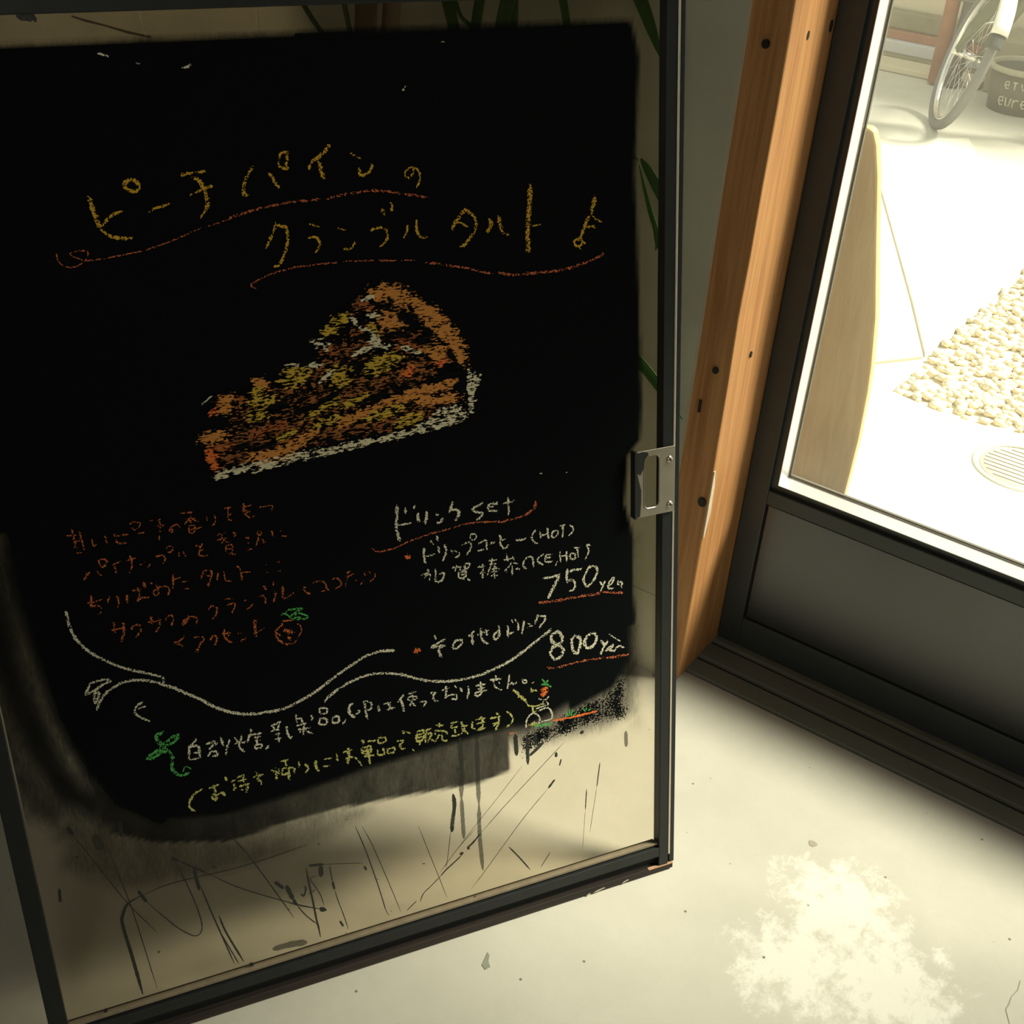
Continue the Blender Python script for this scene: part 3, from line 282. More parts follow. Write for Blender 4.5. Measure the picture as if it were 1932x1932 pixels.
M['dimwall'] = plain('room_plaster', (0.20, 0.19, 0.155), 0.9)
M['ceiling'] = plain('ceiling_boards', (0.16, 0.14, 0.11), 0.9)
M['post'] = wood('post_wood', (0.30, 0.125, 0.042), (0.52, 0.27, 0.105), (30, 30, 1.1), 0.62)
M['bolt'] = plain('dark_iron', (0.02, 0.017, 0.013), 0.6, 0.3)
M['putty'] = plain('plaster_smear', (0.55, 0.45, 0.33), 0.9, var=0.3, scale=60)
M['door'] = plain('door_paint', (0.028, 0.034, 0.034), 0.42, spec=0.5, var=0.2, scale=12)
M['panel'] = plain('door_panel_gloss', (0.012, 0.015, 0.016), 0.26, spec=0.9, var=0.2, scale=12)
M['bead'] = plain('pale_glazing_bead', (0.86, 0.86, 0.84), 0.3, 0.35, var=0.05)
M['gasket'] = plain('grey_gasket', (0.20, 0.19, 0.15), 0.6)
M['glass'] = glass('door_glass', dust_haze=0.036)
M['frame'] = plain('board_frame_paint', (0.015, 0.017, 0.017), 0.5, spec=0.3, var=0.25, scale=40)
M['slit'] = plain('black_recess', (0.006, 0.007, 0.007), 0.7)
M['strip'] = plain('worn_metal_strip', (0.62, 0.56, 0.46), 0.35, 0.7, scale=60)
M['tan'] = plain('tan_glazing_bead', (0.20, 0.16, 0.105), 0.6, scale=80, var=0.3)
M['basewood'] = wood('dark_stained_wood', (0.010, 0.008, 0.007), (0.034, 0.025, 0.020), (1.2, 28, 28), 0.6)
M['wornwood'] = plain('worn_wood_edge', (0.42, 0.24, 0.14), 0.7, var=0.35, scale=90)
M['boardglass'] = glass('board_glass', (0.95, 0.92, 0.86), 0.5)
M['plate'] = plain('brushed_aluminium', (0.40, 0.36, 0.29), 0.42, 0.75, var=0.2, scale=50)
M['screw'] = plain('steel_screw', (0.5, 0.44, 0.35), 0.3, 0.9)
M['screwslot'] = plain('screw_recess', (0.01, 0.01, 0.008), 0.8)
M['smear'] = plain('paint_smear', (0.006, 0.008, 0.008), 0.6)
M['ink'] = paintmark('dark_paint_splash', (0.008, 0.010, 0.008), 0.98)
M['wash'] = paintmark('thin_paint_run', (0.012, 0.014, 0.010), 0.74)
CH = {'Y': chalk('yellow_chalk', (0.62, 0.36, 0.035)), 'R': chalk('red_chalk', (0.50, 0.13, 0.055), fill=0.46), 'O': chalk('rust_chalk', (0.52, 0.14, 0.045), fill=0.44),
      'W': chalk('cream_chalk', (0.66, 0.63, 0.47), fill=0.40), 'G': chalk('green_chalk', (0.09, 0.40, 0.10), fill=0.40), 'P': chalk('pale_yellow_chalk', (0.52, 0.50, 0.16), fill=0.40),
      'B': chalk('orange_chalk', (0.75, 0.17, 0.04), fill=0.36)}
CT = {'Y': chalk('yellow_chalk_rubbed', (0.50, 0.34, 0.045), True, 0.43, 0.5), 'C': chalk('crust_chalk_rubbed', (0.55, 0.23, 0.055), True, 0.38, 0.35), 'D': chalk('brown_chalk_rubbed', (0.26, 0.10, 0.03), True, 0.49, 0.5),
      'N': chalk('bare_black_gaps', (0.004, 0.005, 0.005), True, 0.36), 'K': chalk('russet_chalk_rubbed', (0.32, 0.10, 0.03), True, 0.42, 0.4), 'B': chalk('orange_chalk_rubbed', (0.70, 0.16, 0.04), True, 0.40), 'W': chalk('cream_chalk_rubbed', (0.66, 0.60, 0.40), True, 0.44, 0.25)}
def blackboard_paint():
    m, nt, bs, out = mat('blackboard_paint')
    bs.inputs['Base Color'].default_value = (0.0035, 0.0045, 0.0050, 1); bs.inputs['Roughness'].default_value = 0.75; bs.inputs['Specular IOR Level'].default_value = 0.03
    cov = attr(nt, 'cover'); spk = attr(nt, 'speck')
    st = noise(nt, coords(nt, (1, 0.22, 1)), 330, 3, 0.6); gr = noise(nt, coords(nt), 420, 3, 0.65); lg = noise(nt, coords(nt, (1, 0.35, 1)), 45, 3)
    mid = math_(nt, 'MULTIPLY', math_(nt, 'MULTIPLY', cov, math_(nt, 'SUBTRACT', 1.0, cov)), 4)
    j = math_(nt, 'ADD', math_(nt, 'MULTIPLY', math_(nt, 'SUBTRACT', st, 0.5), 0.45), math_(nt, 'MULTIPLY', math_(nt, 'SUBTRACT', lg, 0.5), 0.5))
    a = math_(nt, 'ADD', cov, math_(nt, 'MULTIPLY', j, mid), clamp=True)
    b = math_(nt, 'MULTIPLY', math_(nt, 'SUBTRACT', spk, math_(nt, 'ADD', math_(nt, 'MULTIPLY', gr, 0.75), math_(nt, 'MULTIPLY', lg, 0.35))), 14, clamp=True)
    cutout(nt, bs, out, math_(nt, 'MAXIMUM', a, b)); return m
M['black'] = blackboard_paint()
def leaf_mat():
    m, nt, bs, out = mat('leaf'); f = noise(nt, coords(nt), 14, 3)
    c = mixc(nt, f, (0.035, 0.10, 0.02), (0.075, 0.20, 0.03)); L(nt, c, bs.inputs['Base Color'])
    bs.inputs['Roughness'].default_value = 0.4
    tl = N(nt, 'ShaderNodeBsdfTranslucent'); tl.inputs['Color'].default_value = (0.10, 0.28, 0.03, 1)
    mx = N(nt, 'ShaderNodeMixShader'); mx.inputs[0].default_value = 0.3
    L(nt, bs.outputs[0], mx.inputs[1]); L(nt, tl.outputs[0], mx.inputs[2]); L(nt, mx.outputs[0], out.inputs['Surface']); return m
M['leaf'] = leaf_mat()
M['cane'] = plain('cane_bark', (0.17, 0.11, 0.065), 0.85, var=0.35, scale=40, bmp=0.3)
M['stem'] = plain('green_stem', (0.09, 0.12, 0.04), 0.6)
M['soil'] = plain('soil', (0.04, 0.03, 0.02), 0.95)
M['clay'] = plain('grey_planter', (0.12, 0.12, 0.11), 0.8)
M['ground'] = plain('street_concrete', (0.60, 0.575, 0.49), 0.85, var=0.12, scale=7, bmp=0.1)
M['slab'] = plain('pale_paving', (0.66, 0.63, 0.54), 0.85, var=0.06, scale=9, bmp=0.1)
M['slab2'] = plain('beige_paving', (0.57, 0.53, 0.43), 0.85, var=0.1, scale=9, bmp=0.1)
M['pebble'] = plain('cream_pebbles', (0.74, 0.66, 0.48), 0.8, var=0.2, scale=45)
M['iron'] = plain('cast_iron_cover', (0.50, 0.48, 0.41), 0.7, var=0.15)
M['plank'] = wood('plank_wood', (0.72, 0.43, 0.17), (0.88, 0.60, 0.28), (16, 16, 1.0), 0.55)
M['kerb'] = plain('mossy_concrete', (0.28, 0.25, 0.15), 0.9, var=0.4, scale=7, bmp=0.2)
M['rust'] = plain('rusty_steel', (0.36, 0.16, 0.09), 0.8, var=0.3, scale=12)
M['blue'] = plain('grey_blue_sheet', (0.58, 0.57, 0.58), 0.6, var=0.08)
M['cream'] = plain('cream_wall', (0.66, 0.58, 0.43), 0.9, var=0.08)
M['plinth'] = plain('olive_concrete', (0.34, 0.30, 0.20), 0.9, var=0.15, scale=6)
M['tyre'] = plain('tyre_rubber', (0.16, 0.16, 0.15), 0.8)
M['chrome'] = plain('wheel_metal', (0.7, 0.68, 0.65), 0.25, 0.9)
M['bikegreen'] = plain('sage_frame_paint', (0.115, 0.12, 0.07), 0.4)
M['white'] = plain('white_mudguard', (0.80, 0.78, 0.70), 0.4)
M['flap'] = plain('dark_mudflap', (0.05, 0.06, 0.05), 0.7)
M['potblack'] = plain('black_plastic', (0.14, 0.125, 0.085), 0.55)
M['potrim'] = plain('worn_pot_rim', (0.45, 0.41, 0.30), 0.6)
M['letter'] = plain('pale_print', (0.60, 0.55, 0.43), 0.8)
M['conduit'] = plain('grey_conduit', (0.16, 0.145, 0.125), 0.7)
M['seat'] = plain('saddle_vinyl', (0.03, 0.03, 0.03), 0.5)

# ------------------------------------------------------------------ room shell
def struct(name, mb, m, bevel=0): return tag(mb.build(name, m, None, bevel, ROT), kind='structure')
floor = struct('floor', MB().box(-3, 2.5, -2.5, 1.585, -0.1, 0), M['floor'])
# cut the floor finely enough for nothing: it is flat
def mark(name, pts, wds, m, parent, z):
    mb = MB(); pts = [Vector((p[0], p[1], z)) for p in pts]; vs = []
    for i, p in enumerate(pts):
        t = (pts[min(i + 1, len(pts) - 1)] - pts[max(i - 1, 0)]).normalized(); s = Vector((-t.y, t.x, 0)) * wds[i] / 2
        vs += [p + s, p - s]
    mb.add(vs, [(2 * i, 2 * i + 1, 2 * i + 3, 2 * i + 2) for i in range(len(pts) - 1)])
    return mb.build(name, m, parent)
M['stain'] = plain('floor_stain', (0.30, 0.27, 0.20), 0.7, var=0.2)
M['chip'] = plain('grey_paint_chip', (0.22, 0.22, 0.17), 0.8)
mark('crack', CRACK, [.0008, .0014, .001, .0016, .0012, .0008], M['stain'], floor, 0.0006)
mb = MB(); mb.prism([(SCUFF[0][0] + .0065 * math.cos(a) * (1 + .2 * math.sin(3 * a)), SCUFF[0][1] + .006 * math.sin(a)) for a in np.linspace(0, 6.28, 15)[:-1]], 0, .0006); mb.build('stain', M['stain'], floor)
cx, cy = SCUFF[2]
mb = MB(); mb.prism([(cx - .009, cy + .012), (cx - .004, cy + .010), (cx + .001, cy + .001), (cx + .008, cy - .004), (cx + .005, cy - .012), (cx - .003, cy - .009), (cx - .006, cy + .002)], 0, .0008); mb.build('paint_chip', M['chip'], floor)

struct('wall_front', MB().box(-3, -0.722, 1.545, 1.80, -0.1, 2.7).box(-0.73, 1.95, 1.66, 1.80, 2.125, 2.7).box(1.95, 2.5, 1.66, 1.80, -0.1, 2.7), M['plaster'])
wf = bpy.data.objects['wall_front']
M['hairline'] = plain('wall_hairline', (0.10, 0.085, 0.06), 0.9); M['palecrack'] = plain('pale_filler', (0.52, 0.50, 0.42), 0.9)
for i, pl in enumerate(WALLCRACK):
    mb = MB(); vs = []
    for k, (a, b, c) in enumerate(pl):
        w = (0.0045 if i == 0 else 0.006) * (0.6 + 0.4 * (k % 2)); q = (0, 0, w) if i == 0 else (w, 0, 0)
        vs += [(a - q[0] / 2, 1.5445, c - q[2] / 2), (a + q[0] / 2, 1.5445, c + q[2] / 2)]
    mb.add(vs, [(2 * k, 2 * k + 1, 2 * k + 3, 2 * k + 2) for k in range(len(pl) - 1)]).build('crack', M['hairline'] if i == 0 else M['palecrack'], wf)
struct('baseboard_front', MB().box(-3, -0.703, 1.5442, 1.5545, -0.01, 0.165), M['plaster'])
struct('wall_left', MB().box(-3.1, -3, -2.5, 1.8, -0.1, 2.7), M['dimwall'])
struct('wall_right', MB().box(2.5, 2.6, -2.5, 1.8, -0.1, 2.7), M['dimwall'])
struct('wall_back', MB().box(-3.1, 2.6, -2.6, -2.5, -0.1, 2.7), M['dimwall'])
struct('ceiling', MB().box(-3.1, 2.6, -2.6, 1.8, 2.7, 2.8), M['ceiling'])
# door sill: three strips of concrete with two iron grooves between
sill = struct('trim_1', MB().box(-0.80, 1.95, 1.585, 1.80, -0.1, -0.006), M['slot'])
for y0, y1, z1 in ((1.587, 1.626, 0.006), (1.635, 1.679, 0.008), (1.688, 1.80, 0.010)):
    MB().box(-0.80, 1.95, y0, y1, -0.02, z1).build('sill_strip', M['sill'], sill, 0.002)

# ------------------------------------------------------------------ wooden post
post = empty('wooden_post', at(-0.695, 1.62))
tag(post, 'square unpainted timber post beside the glazed door, with dark bolt holes and knots', 'post')
def lpost(x, y, z): return (x + 0.695, y - 1.62, z)
pb = MB()
rng = random.Random(3)
hs = [0.0] + [0.1 * k for k in range(1, 27)] + [2.7]
for (x, y) in (): pass
ring = []
for h in hs:
    j = lambda s: rng.uniform(-s, s)
    ring += [(-0.032 + j(.0012), -0.065 + j(.0012), h), (0.030 + j(.0015), -0.065 + j(.0015), h), (0.030 + j(.0008), 0.135, h), (-0.032, 0.135, h)]
fs = [(4 * i + k, 4 * i + (k + 1) % 4, 4 * i + 4 + (k + 1) % 4, 4 * i + 4 + k) for i in range(len(hs) - 1) for k in range(4)] + [(3, 2, 1, 0), tuple(4 * (len(hs) - 1) + k for k in range(4))]
pb.add(ring, fs).build('shaft', M['post'], post, 0.003)
def disc(r, d, n=14):
    return [(r * math.cos(2 * math.pi * k / n), r * math.sin(2 * math.pi * k / n)) for k in range(n)]
for x, z, r in ((-0.694, 1.084, .0055), (-0.689, 0.610, .005), (-0.6745, 0.377, .0075)):
    mb = MB(); c = lpost(x, 0, z); mb.prism([(c[0] + a, c[2] + b * 1.1) for a, b in disc(r, 0)], -0.0672, -0.060, 1); mb.build('bolt_hole', M['bolt'], post)
MB().box(-0.0125, -0.0085, -0.0672, -0.06, 0.532, 0.553).build('slot_mark', M['bolt'], post)
for y, z, r in ((1.616, 1.091, .0035), (1.62, 0.621, .003), (1.69, 1.092, .005)):
    mb = MB(); c = lpost(0, y, z); mb.prism([(c[1] + a, c[2] + b * 1.7) for a, b in disc(r, 0, 10)], 0.025, 0.0318, 0); mb.build('knot', M['bolt'], post)
sm = MB(); pr = []
for k in range(9):
    z0 = 0.31 + 0.016 * k; w = 0.004 + 0.010 * math.sin(math.pi * k / 8) * rng.uniform(.6, 1)
    pr.append((z0, w))
sm.prism([(-0.0640, z0) for z0, w in pr] + [(-0.0640 + w, z0) for z0, w in pr[::-1]], 0.0300, 0.0322, 0).build('plaster_smear', M['putty'], post)

# ------------------------------------------------------------------ glazed street door
door = tag(empty('door_1', at(0, 1.70)), kind='structure')
MB().box(-0.663, -0.622, 0, 0.035, 0.012, 2.12).build('stile', M['door'], door, 0.0015)
MB().box(0.575, 0.637, 0, 0.035, 0.012, 2.12).build('stile', M['door'], door, 0.0015)
MB().box(-0.622, 0.575, 0, 0.035, 2.04, 2.12).build('top_rail', M['door'], door, 0.0015)
MB().box(-0.622, 0.575, 0, 0.035, 0.322, 0.350).build('mid_rail', M['door'], door, 0.0015)
MB().box(-0.622, 0.575, 0, 0.035, 0.012, 0.075).build('bottom_rail', M['door'], door, 0.0015)
MB().box(-0.6195, 0.5725, 0.004, 0.03, 0.0765, 0.3205).build('panel', M['panel'], door, 0.002)
MB().box(-0.622, -0.6085, 0.008, 0.03, 0.35, 2.04).box(0.565, 0.575, 0.008, 0.03, 0.35, 2.04).box(-0.6085, 0.565, 0.008, 0.03, 0.35, 0.3645).box(-0.6085, 0.565, 0.008, 0.03, 2.03, 2.04).build('rebate', M['door'], door)
MB().prism([(-0.6085, 0.002), (-0.6075, 0.002), (-0.6018, 0.026), (-0.6085, 0.026)], 0.366, 2.03, 2).build('glazing_bead', M['bead'], door)
MB().prism([(0.002, 0.3645), (0.002, 0.3655), (0.027, 0.3738), (0.027, 0.3645)], -0.6085, 0.565, 0).build('glazing_bead', M['bead'], door)
MB().box(-0.6015, 0.12, 0.008, 0.017, 1.46, 2.03).build('added_shade_panel', M['door'], door)  # added panel above the view, only to shade the back left floor
MB().box(-0.6015, -0.5985, 0.026, 0.031, 0.3745, 2.03).box(-0.6015, 0.565, 0.026, 0.031, 0.3745, 0.3780).build('gasket', M['gasket'], door)
MB().box(-0.6005, 0.565, 0.0312, 0.0345, 0.3745, 2.03).build('glass_pane', M['glass'], door)

fix = tag(empty('added_window_1', at(0.66, 1.70)), kind='structure')     # fixed glazing added beside the door for more sun, out of the picture
MB().box(0, 0.03, 0, 0.035, 0.012, 2.12).box(1.25, 1.29, 0, 0.035, 0.012, 2.12).build('stile', M['door'], fix)
MB().box(0.03, 1.25, 0, 0.035, 2.12, 2.12).box(0.03, 1.25, 0, 0.035, 0.012, 0.36).build('rail', M['door'], fix)
MB().box(0.03, 1.25, 0.015, 0.019, 0.36, 2.12).build('glass_pane', M['glass'], fix)

# ------------------------------------------------------------------ the menu board: an old glazed panel leaning back, painted black and chalked
Wv = Vector((math.cos(0.4425), math.sin(0.4425), 0)); nb = Vector((-math.sin(0.4425), math.cos(0.4425), 0))
Uv = Vector((0, 0, 1)) * math.cos(0.2318) + nb * math.sin(0.2318); Bv = Wv.cross(Uv)
org = Vector((0.2741, 1.2361, 0.0005))
mw = Matrix(((Wv.x, Uv.x, Bv.x, org.x), (Wv.y, Uv.y, Bv.y, org.y), (Wv.z, Uv.z, Bv.z, org.z), (0, 0, 0, 1)))
board = tag(empty('menu_board', mw), 'black framed glass panel painted as a chalk menu, leaning back on the concrete floor', 'menu board')
def bbox(name, a0, a1, b0, b1, c0, c1, m, bevel=0, parent=None): return MB().box(a0, a1, b0, b1, c0, c1).build(name, m, parent or board, bevel)
bbox('stile', -0.0225, -0.0075, 0.0125, 1.27, -0.017, 0, M['frame'], .001)
bbox('stile', -0.8745, -0.853, 0.0125, 1.27, -0.017, 0, M['frame'], .001)
bbox('edge_flange', -0.0045, 0.004, 0.0125, 1.27, -0.017, -0.002, M['frame'], .001)
tag(bbox('edge_strip', -0.0075, -0.0045, 0.030, 1.27, -0.017, 0.0008, M['strip'], .0006), 'thin worn bare metal strip')
bbox('bottom_rail', -0.853, -0.0225, 0.030, 0.0455, -0.017, 0, M['frame'], .001)
bbox('recess', -0.853, -0.0225, 0.0125, 0.030, -0.017, -0.010, M['slit'])
bbox('glazing_slit', -0.853, -0.0225, 0.0455, 0.0485, -0.020, -0.006, M['slit'])
tag(bbox('glazing_bead', -0.853, -0.0225, 0.0485, 0.0525, -0.013, -0.004, M['tan'], .0005), 'tan glazing bead')
base = MB().add([(-0.874, 0.0, 0.0), (0.001, 0.003, 0.0), (0.001, 0.0125, 0.0), (-0.874, 0.0125, 0.0), (-0.874, 0.007, -0.017), (0.001, 0.007, -0.017), (0.001, 0.0125, -0.017), (-0.874, 0.0125, -0.017)],
     [(0, 1, 2, 3), (4, 7, 6, 5), (0, 4, 5, 1), (3, 2, 6, 7), (0, 3, 7, 4), (1, 5, 6, 2)]).build('base_batten', M['basewood'], board, .001)
tag(base, 'dark stained wooden batten with chipped paint')
tag(bbox('worn_edge', -0.040, 0.0008, 0.0115, 0.0130, -0.004, 0.0010, M['wornwood']), 'bare orange wood edge')
for a, b, w in ((-0.079, .0045, .006), (-0.122, .004, .010), (-0.140, .002, .004)):
    MB().prism([(a - w, b - .0012), (a - .2 * w, b - .0006), (a + w, b + .0016), (a + .6 * w, b + .0026), (a - .5 * w, b + .0010)], 0.0, 0.0005, 2).build('paint_chip', M['strip'], board)
bbox('top_rail', -0.853, -0.0225, 1.206, 1.27, -0.017, 0, M['frame'], .001)
bbox('glass_pane', -0.8535, -0.0215, 0.048, 1.207, -0.0125, -0.0095, M['boardglass'])
# back prop added as support, out of sight behind the paint
MB().tube([(-0.416, 1.16, -0.035), (PROP[0], PROP[1] + .012, PROP[2])], 0.010, 8).box(-0.44, -0.39, 1.15, 1.18, -0.05, -0.014).build('added_prop_leg', M['basewood'], board)

# black paint film: a fine sheet whose cover thins out at its brushed edges; some washes are painted-in shade
def sdist(P, poly):
    """signed distance of points to a polygon, positive inside"""
    poly = np.array(poly); n = len(poly); d = np.full(len(P), 1e9); ins = np.zeros(len(P), bool)
    for i in range(n):
        a = poly[i]; b = poly[(i + 1) % n]; ab = b - a; t = np.clip(((P - a) @ ab) / (ab @ ab + 1e-12), 0, 1)
        d = np.minimum(d, np.hypot(*(P - a - t[:, None] * ab).T))
        c = (a[1] > P[:, 1]) != (b[1] > P[:, 1]); xs = a[0] + (P[:, 1] - a[1]) / (b[1] - a[1] + 1e-12) * ab[0]
        ins ^= c & (P[:, 0] < xs)
    return np.where(ins, d, -d)
def film(name):
    a = np.arange(-0.851, -0.026, 0.0045); b = np.arange(0.20, 1.204, 0.0045); A, B_ = np.meshgrid(a, b); P = np.c_[A.ravel(), B_.ravel()]
    ss = lambda x: np.clip(x, 0, 1) ** 2 * (3 - 2 * np.clip(x, 0, 1))
    soft = np.where((P[:, 1] < 0.42) & (P[:, 0] < -0.16), 0.060, np.where(P[:, 1] < 0.42, 0.03, 0.006))
    soft = np.where((P[:, 0] < -0.70) & (P[:, 1] < 0.7), 0.045, soft)
    cov = ss((sdist(P, PAINT) + soft / 2) / soft)
    for al, poly in WASH_SHADE:
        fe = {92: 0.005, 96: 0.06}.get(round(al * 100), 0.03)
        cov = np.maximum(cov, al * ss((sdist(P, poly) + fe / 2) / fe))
    spk = np.zeros(len(P))
    for al, poly in SPECK: spk = np.maximum(spk, (0.36 + al * 0.55) * ss((sdist(P, poly) + 0.02) / 0.05))
    nx, ny = len(a), len(b); k = (np.arange(ny - 1)[:, None] * nx + np.arange(nx - 1)).ravel()
    me = bpy.data.meshes.new(name); me.from_pydata(np.c_[P, np.full(len(P), -0.0090)].tolist(), [], np.c_[k, k + 1, k + nx + 1, k + nx].tolist())
    for nm, v in (('cover', cov), ('speck', spk)):
        at_ = me.attributes.new(nm, 'FLOAT', 'POINT'); at_.data.foreach_set('value', v.astype(np.float32))
    me.materials.append(M['black']); o = bpy.data.objects.new(name, me); COL.objects.link(o); o.parent = board; return o
tag(film('paint_coat'), 'matt black paint with thin brushed edges and a painted-in floor shadow')

def spline(P, step):
    P = np.array(P, float)
    if len(P) < 3: P = np.array([P[0], (P[0] + P[1]) / 2, P[1]])
    out = []
    Q = np.vstack([2 * P[0] - P[1], P, 2 * P[-1] - P[-2]])
    for i in range(1, len(Q) - 2):
        p0, p1, p2, p3 = Q[i - 1:i + 3]; n = max(1, int(np.hypot(*(p2 - p1)) / step))
        for t in np.arange(n) / n:
            out.append(0.5 * (2 * p1 + (p2 - p0) * t + (2 * p0 - 5 * p1 + 4 * p2 - p3) * t * t + (3 * p1 - p0 - 3 * p2 + p3) * t ** 3))
    out.append(P[-1]); return np.array(out)
rs = np.random.RandomState(5)
zc = [0]
def strokes(name, txt, m, taper=False, base=-0.0086, wf=1.26):
    V = []; Fc = []; E = []
    for st in txt.split(';'):
        w, pts = st.split('|'); w = float(w) / 10000 * (wf if not taper else 1.0)
        P = [tuple(float(q) / 2000 for q in p.split(',')) for p in pts.split()]
        w *= 1.25 if taper else 1.0
        S_ = spline(P, max(0.0015, w * 0.35)); n = len(S_)
        T = np.gradient(S_, axis=0); T /= np.hypot(*T.T)[:, None] + 1e-9; Nn = np.c_[-T[:, 1], T[:, 0]]
        if not taper: S_[0] -= T[0] * w * .3; S_[-1] += T[-1] * w * .3
        ww = w * (1 + (0.18 if not taper else 0.12) * rs.uniform(-1, 1, n))
        if taper: ww *= np.minimum(1, 0.35 + 1.5 * np.sin(np.pi * np.linspace(0, 1, n)))
        else: ww[0] *= .75; ww[-1] *= .75
        zc[0] += 1; c = base + (zc[0] % 700) * 4e-7; b = len(V)
        for i in range(n):
            for s, e in ((-.5, 1), (0, 0), (.5, 1)):
                q = S_[i] + Nn[i] * ww[i] * s; V.append((q[0], q[1], c)); E.append(1.0 if i in (0, n - 1) and not taper else e)
        for i in range(n - 1):
            for k in (0, 1): Fc.append((b + 3 * i + k, b + 3 * i + k + 1, b + 3 * i + k + 4, b + 3 * i + k + 3))
    me = bpy.data.meshes.new(name); me.from_pydata(V, [], Fc); me.materials.append(m)
    a = me.attributes.new('edge', 'FLOAT', 'POINT'); a.data.foreach_set('value', np.array(E, np.float32))
    o = bpy.data.objects.new(name, me); COL.objects.link(o); o.parent = board; return o
PARTS = {'title': ('chalk_title', 'yellow chalk title in Japanese with a music note'), 'rule_upper': ('chalk_underline', 'red chalk underline with a loop'), 'rule_lower': ('chalk_underline', 'long wavy red chalk underline'),
  'blurb': ('chalk_paragraph', 'rust coloured chalk paragraph'), 'drinks': ('chalk_drink_list', 'cream chalk drink list'), 'rule_drinks': ('chalk_underline', 'red chalk underline below the drink heading'),
  'bullet': ('chalk_bullet', 'orange chalk dot'), 'price': ('chalk_prices', 'cream chalk prices in yen'), 'rule_price': ('chalk_underline', 'red chalk line under a price'), 'wave': ('chalk_flourish', 'cream chalk wavy divider'),
  'dust_haze': ('chalk_dust', 'faint chalk specks'), 'note': ('chalk_note', 'cream chalk note in Japanese'), 'takeaway': ('chalk_note', 'pale yellow chalk note in brackets'), 'splash': ('paint_splash', 'dark paint splashes on bare glass'), 'drip': ('paint_drip', 'thin dark paint runs')}
DRAW = {'fruit': 'chalk drawing of a small round fruit with leaves', 'sprig': 'green chalk drawing of a leafy sprig', 'doodle': 'chalk doodle of fruit on a small cart', 'tart': 'coloured chalk drawing of a slice of fruit tart'}
hold = {}
order = {'D': 0, 'K': 1, 'C': 2, 'Y': 3, 'B': 4, 'W': 5, 'N': 6}
GLYPHS = [4, 1, 4, 4, 2, 2, 1, 2, 2, 2, 3, 2, 3, 3, 2, 7]     # strokes per sign of the title
for (part, col), txt in sorted(STROKES.items(), key=lambda kv: (kv[0][0], order.get(kv[0][1], 9))):
    mt = CT[col] if part == 'tart' else M['ink'] if col == 'X' else M['wash'] if col == 'V' else CH[col]
    if part in DRAW:
        if part not in hold:
            h = bpy.data.objects.new('chalk_drawing', None); COL.objects.link(h); h.parent = board; h.empty_display_size = .02; tag(h, DRAW[part]); hold[part] = h
        o = strokes({'Y': 'yellow_chalk', 'C': 'crust_chalk', 'D': 'brown_chalk', 'K': 'russet_chalk', 'B': 'orange_chalk', 'W': 'cream_chalk', 'G': 'green_chalk', 'P': 'pale_yellow_chalk', 'O': 'rust_chalk', 'N': 'bare_paint'}[col], txt, mt, wf=1.05 if part == 'tart' else 1.2); o.parent = hold[part]; tag(o, kind='stuff')
        continue
    nm, lb = PARTS[part]; paint = col in 'XV'; st = txt.split(';')
    if part == 'title':
        i = 0
        for g in GLYPHS: strokes('chalk_letter', ';'.join(st[i:i + g]), mt); i += g
        if i < len(st): strokes('chalk_letter', ';'.join(st[i:]), mt)
    elif paint or part in ('bullet', 'wave') or part.startswith('rule'):
        for x in st: tag(strokes(nm, x, mt, paint, -0.0088 if paint else -0.0086), lb if not paint else None)
    else: tag(strokes(nm, txt, mt), lb, kind='stuff')

# pull plate screwed over the right stile
def rrect(x0, x1, y0, y1, r, n=5):
    P = []
    for cx_, cy_, a0 in ((x1 - r, y1 - r, 0), (x0 + r, y1 - r, 90), (x0 + r, y0 + r, 180), (x1 - r, y0 + r, 270)):
        for k in range(n + 1):
            a = math.radians(a0 + 90 * k / n); P.append((cx_ + r * math.cos(a), cy_ + r * math.sin(a)))
    return P
ou = rrect(-0.0620, -0.0062, 0.5785, 0.6690, 0.0008); inn = rrect(-0.0510, -0.0300, 0.5900, 0.6610, 0.006)
n = len(ou); pm = MB()
vs = [(x, y, c) for c in (0.0035, 0.0018) for P in (ou, inn) for x, y in P]
fs = []
for i in range(n):
    j = (i + 1) % n
    fs += [(i, j, n + j, n + i), (2 * n + i, 3 * n + i, 3 * n + j, 2 * n + j), (i, 2 * n + i, 2 * n + j, j), (n + i, n + j, 3 * n + j, 3 * n + i)]
plate = tag(pm.add(vs, fs).build('pull_plate', M['plate'], board, 0.0004), 'aluminium pull plate with a rounded slot')
tag(MB().box(-0.0650, -0.0620, 0.577, 0.669, -0.0085, 0.0036).build('folded_lip', M['slit'], plate), 'black folded lip')
lip = MB()
o2 = rrect(-0.0518, -0.0292, 0.5892, 0.6618, 0.0068)
lip.add([(x, y, 0.0036) for x, y in inn] + [(x, y, 0.0044) for x, y in o2], [(i, (i + 1) % n, n + (i + 1) % n, n + i) for i in range(n)]).build('slot_rim', M['strip'], plate)
for (a, b) in SCREWS:
    s = MB().lathe([(0.0001, 0.0060), (0.0024, 0.0056), (0.0040, 0.0045), (0.0047, 0.0035)], 16, (a, b, 0)).build('screw', M['screw'], plate)
    MB().box(a - .0022, a + .0022, b - .0005, b + .0005, .0050, .0060).box(a - .0005, a + .0005, b - .0022, b + .0022, .0050, .0060).build('cross_slot', M['screwslot'], plate)
MB().prism([(-0.0618, 0.640), (-0.0575, 0.637), (-0.0530, 0.645), (-0.0505, 0.6585), (-0.0455, 0.6630), (-0.0470, 0.6665), (-0.0540, 0.6680), (-0.0618, 0.667)], 0.0035, 0.0040, 2).build('paint_smear', M['smear'], plate)
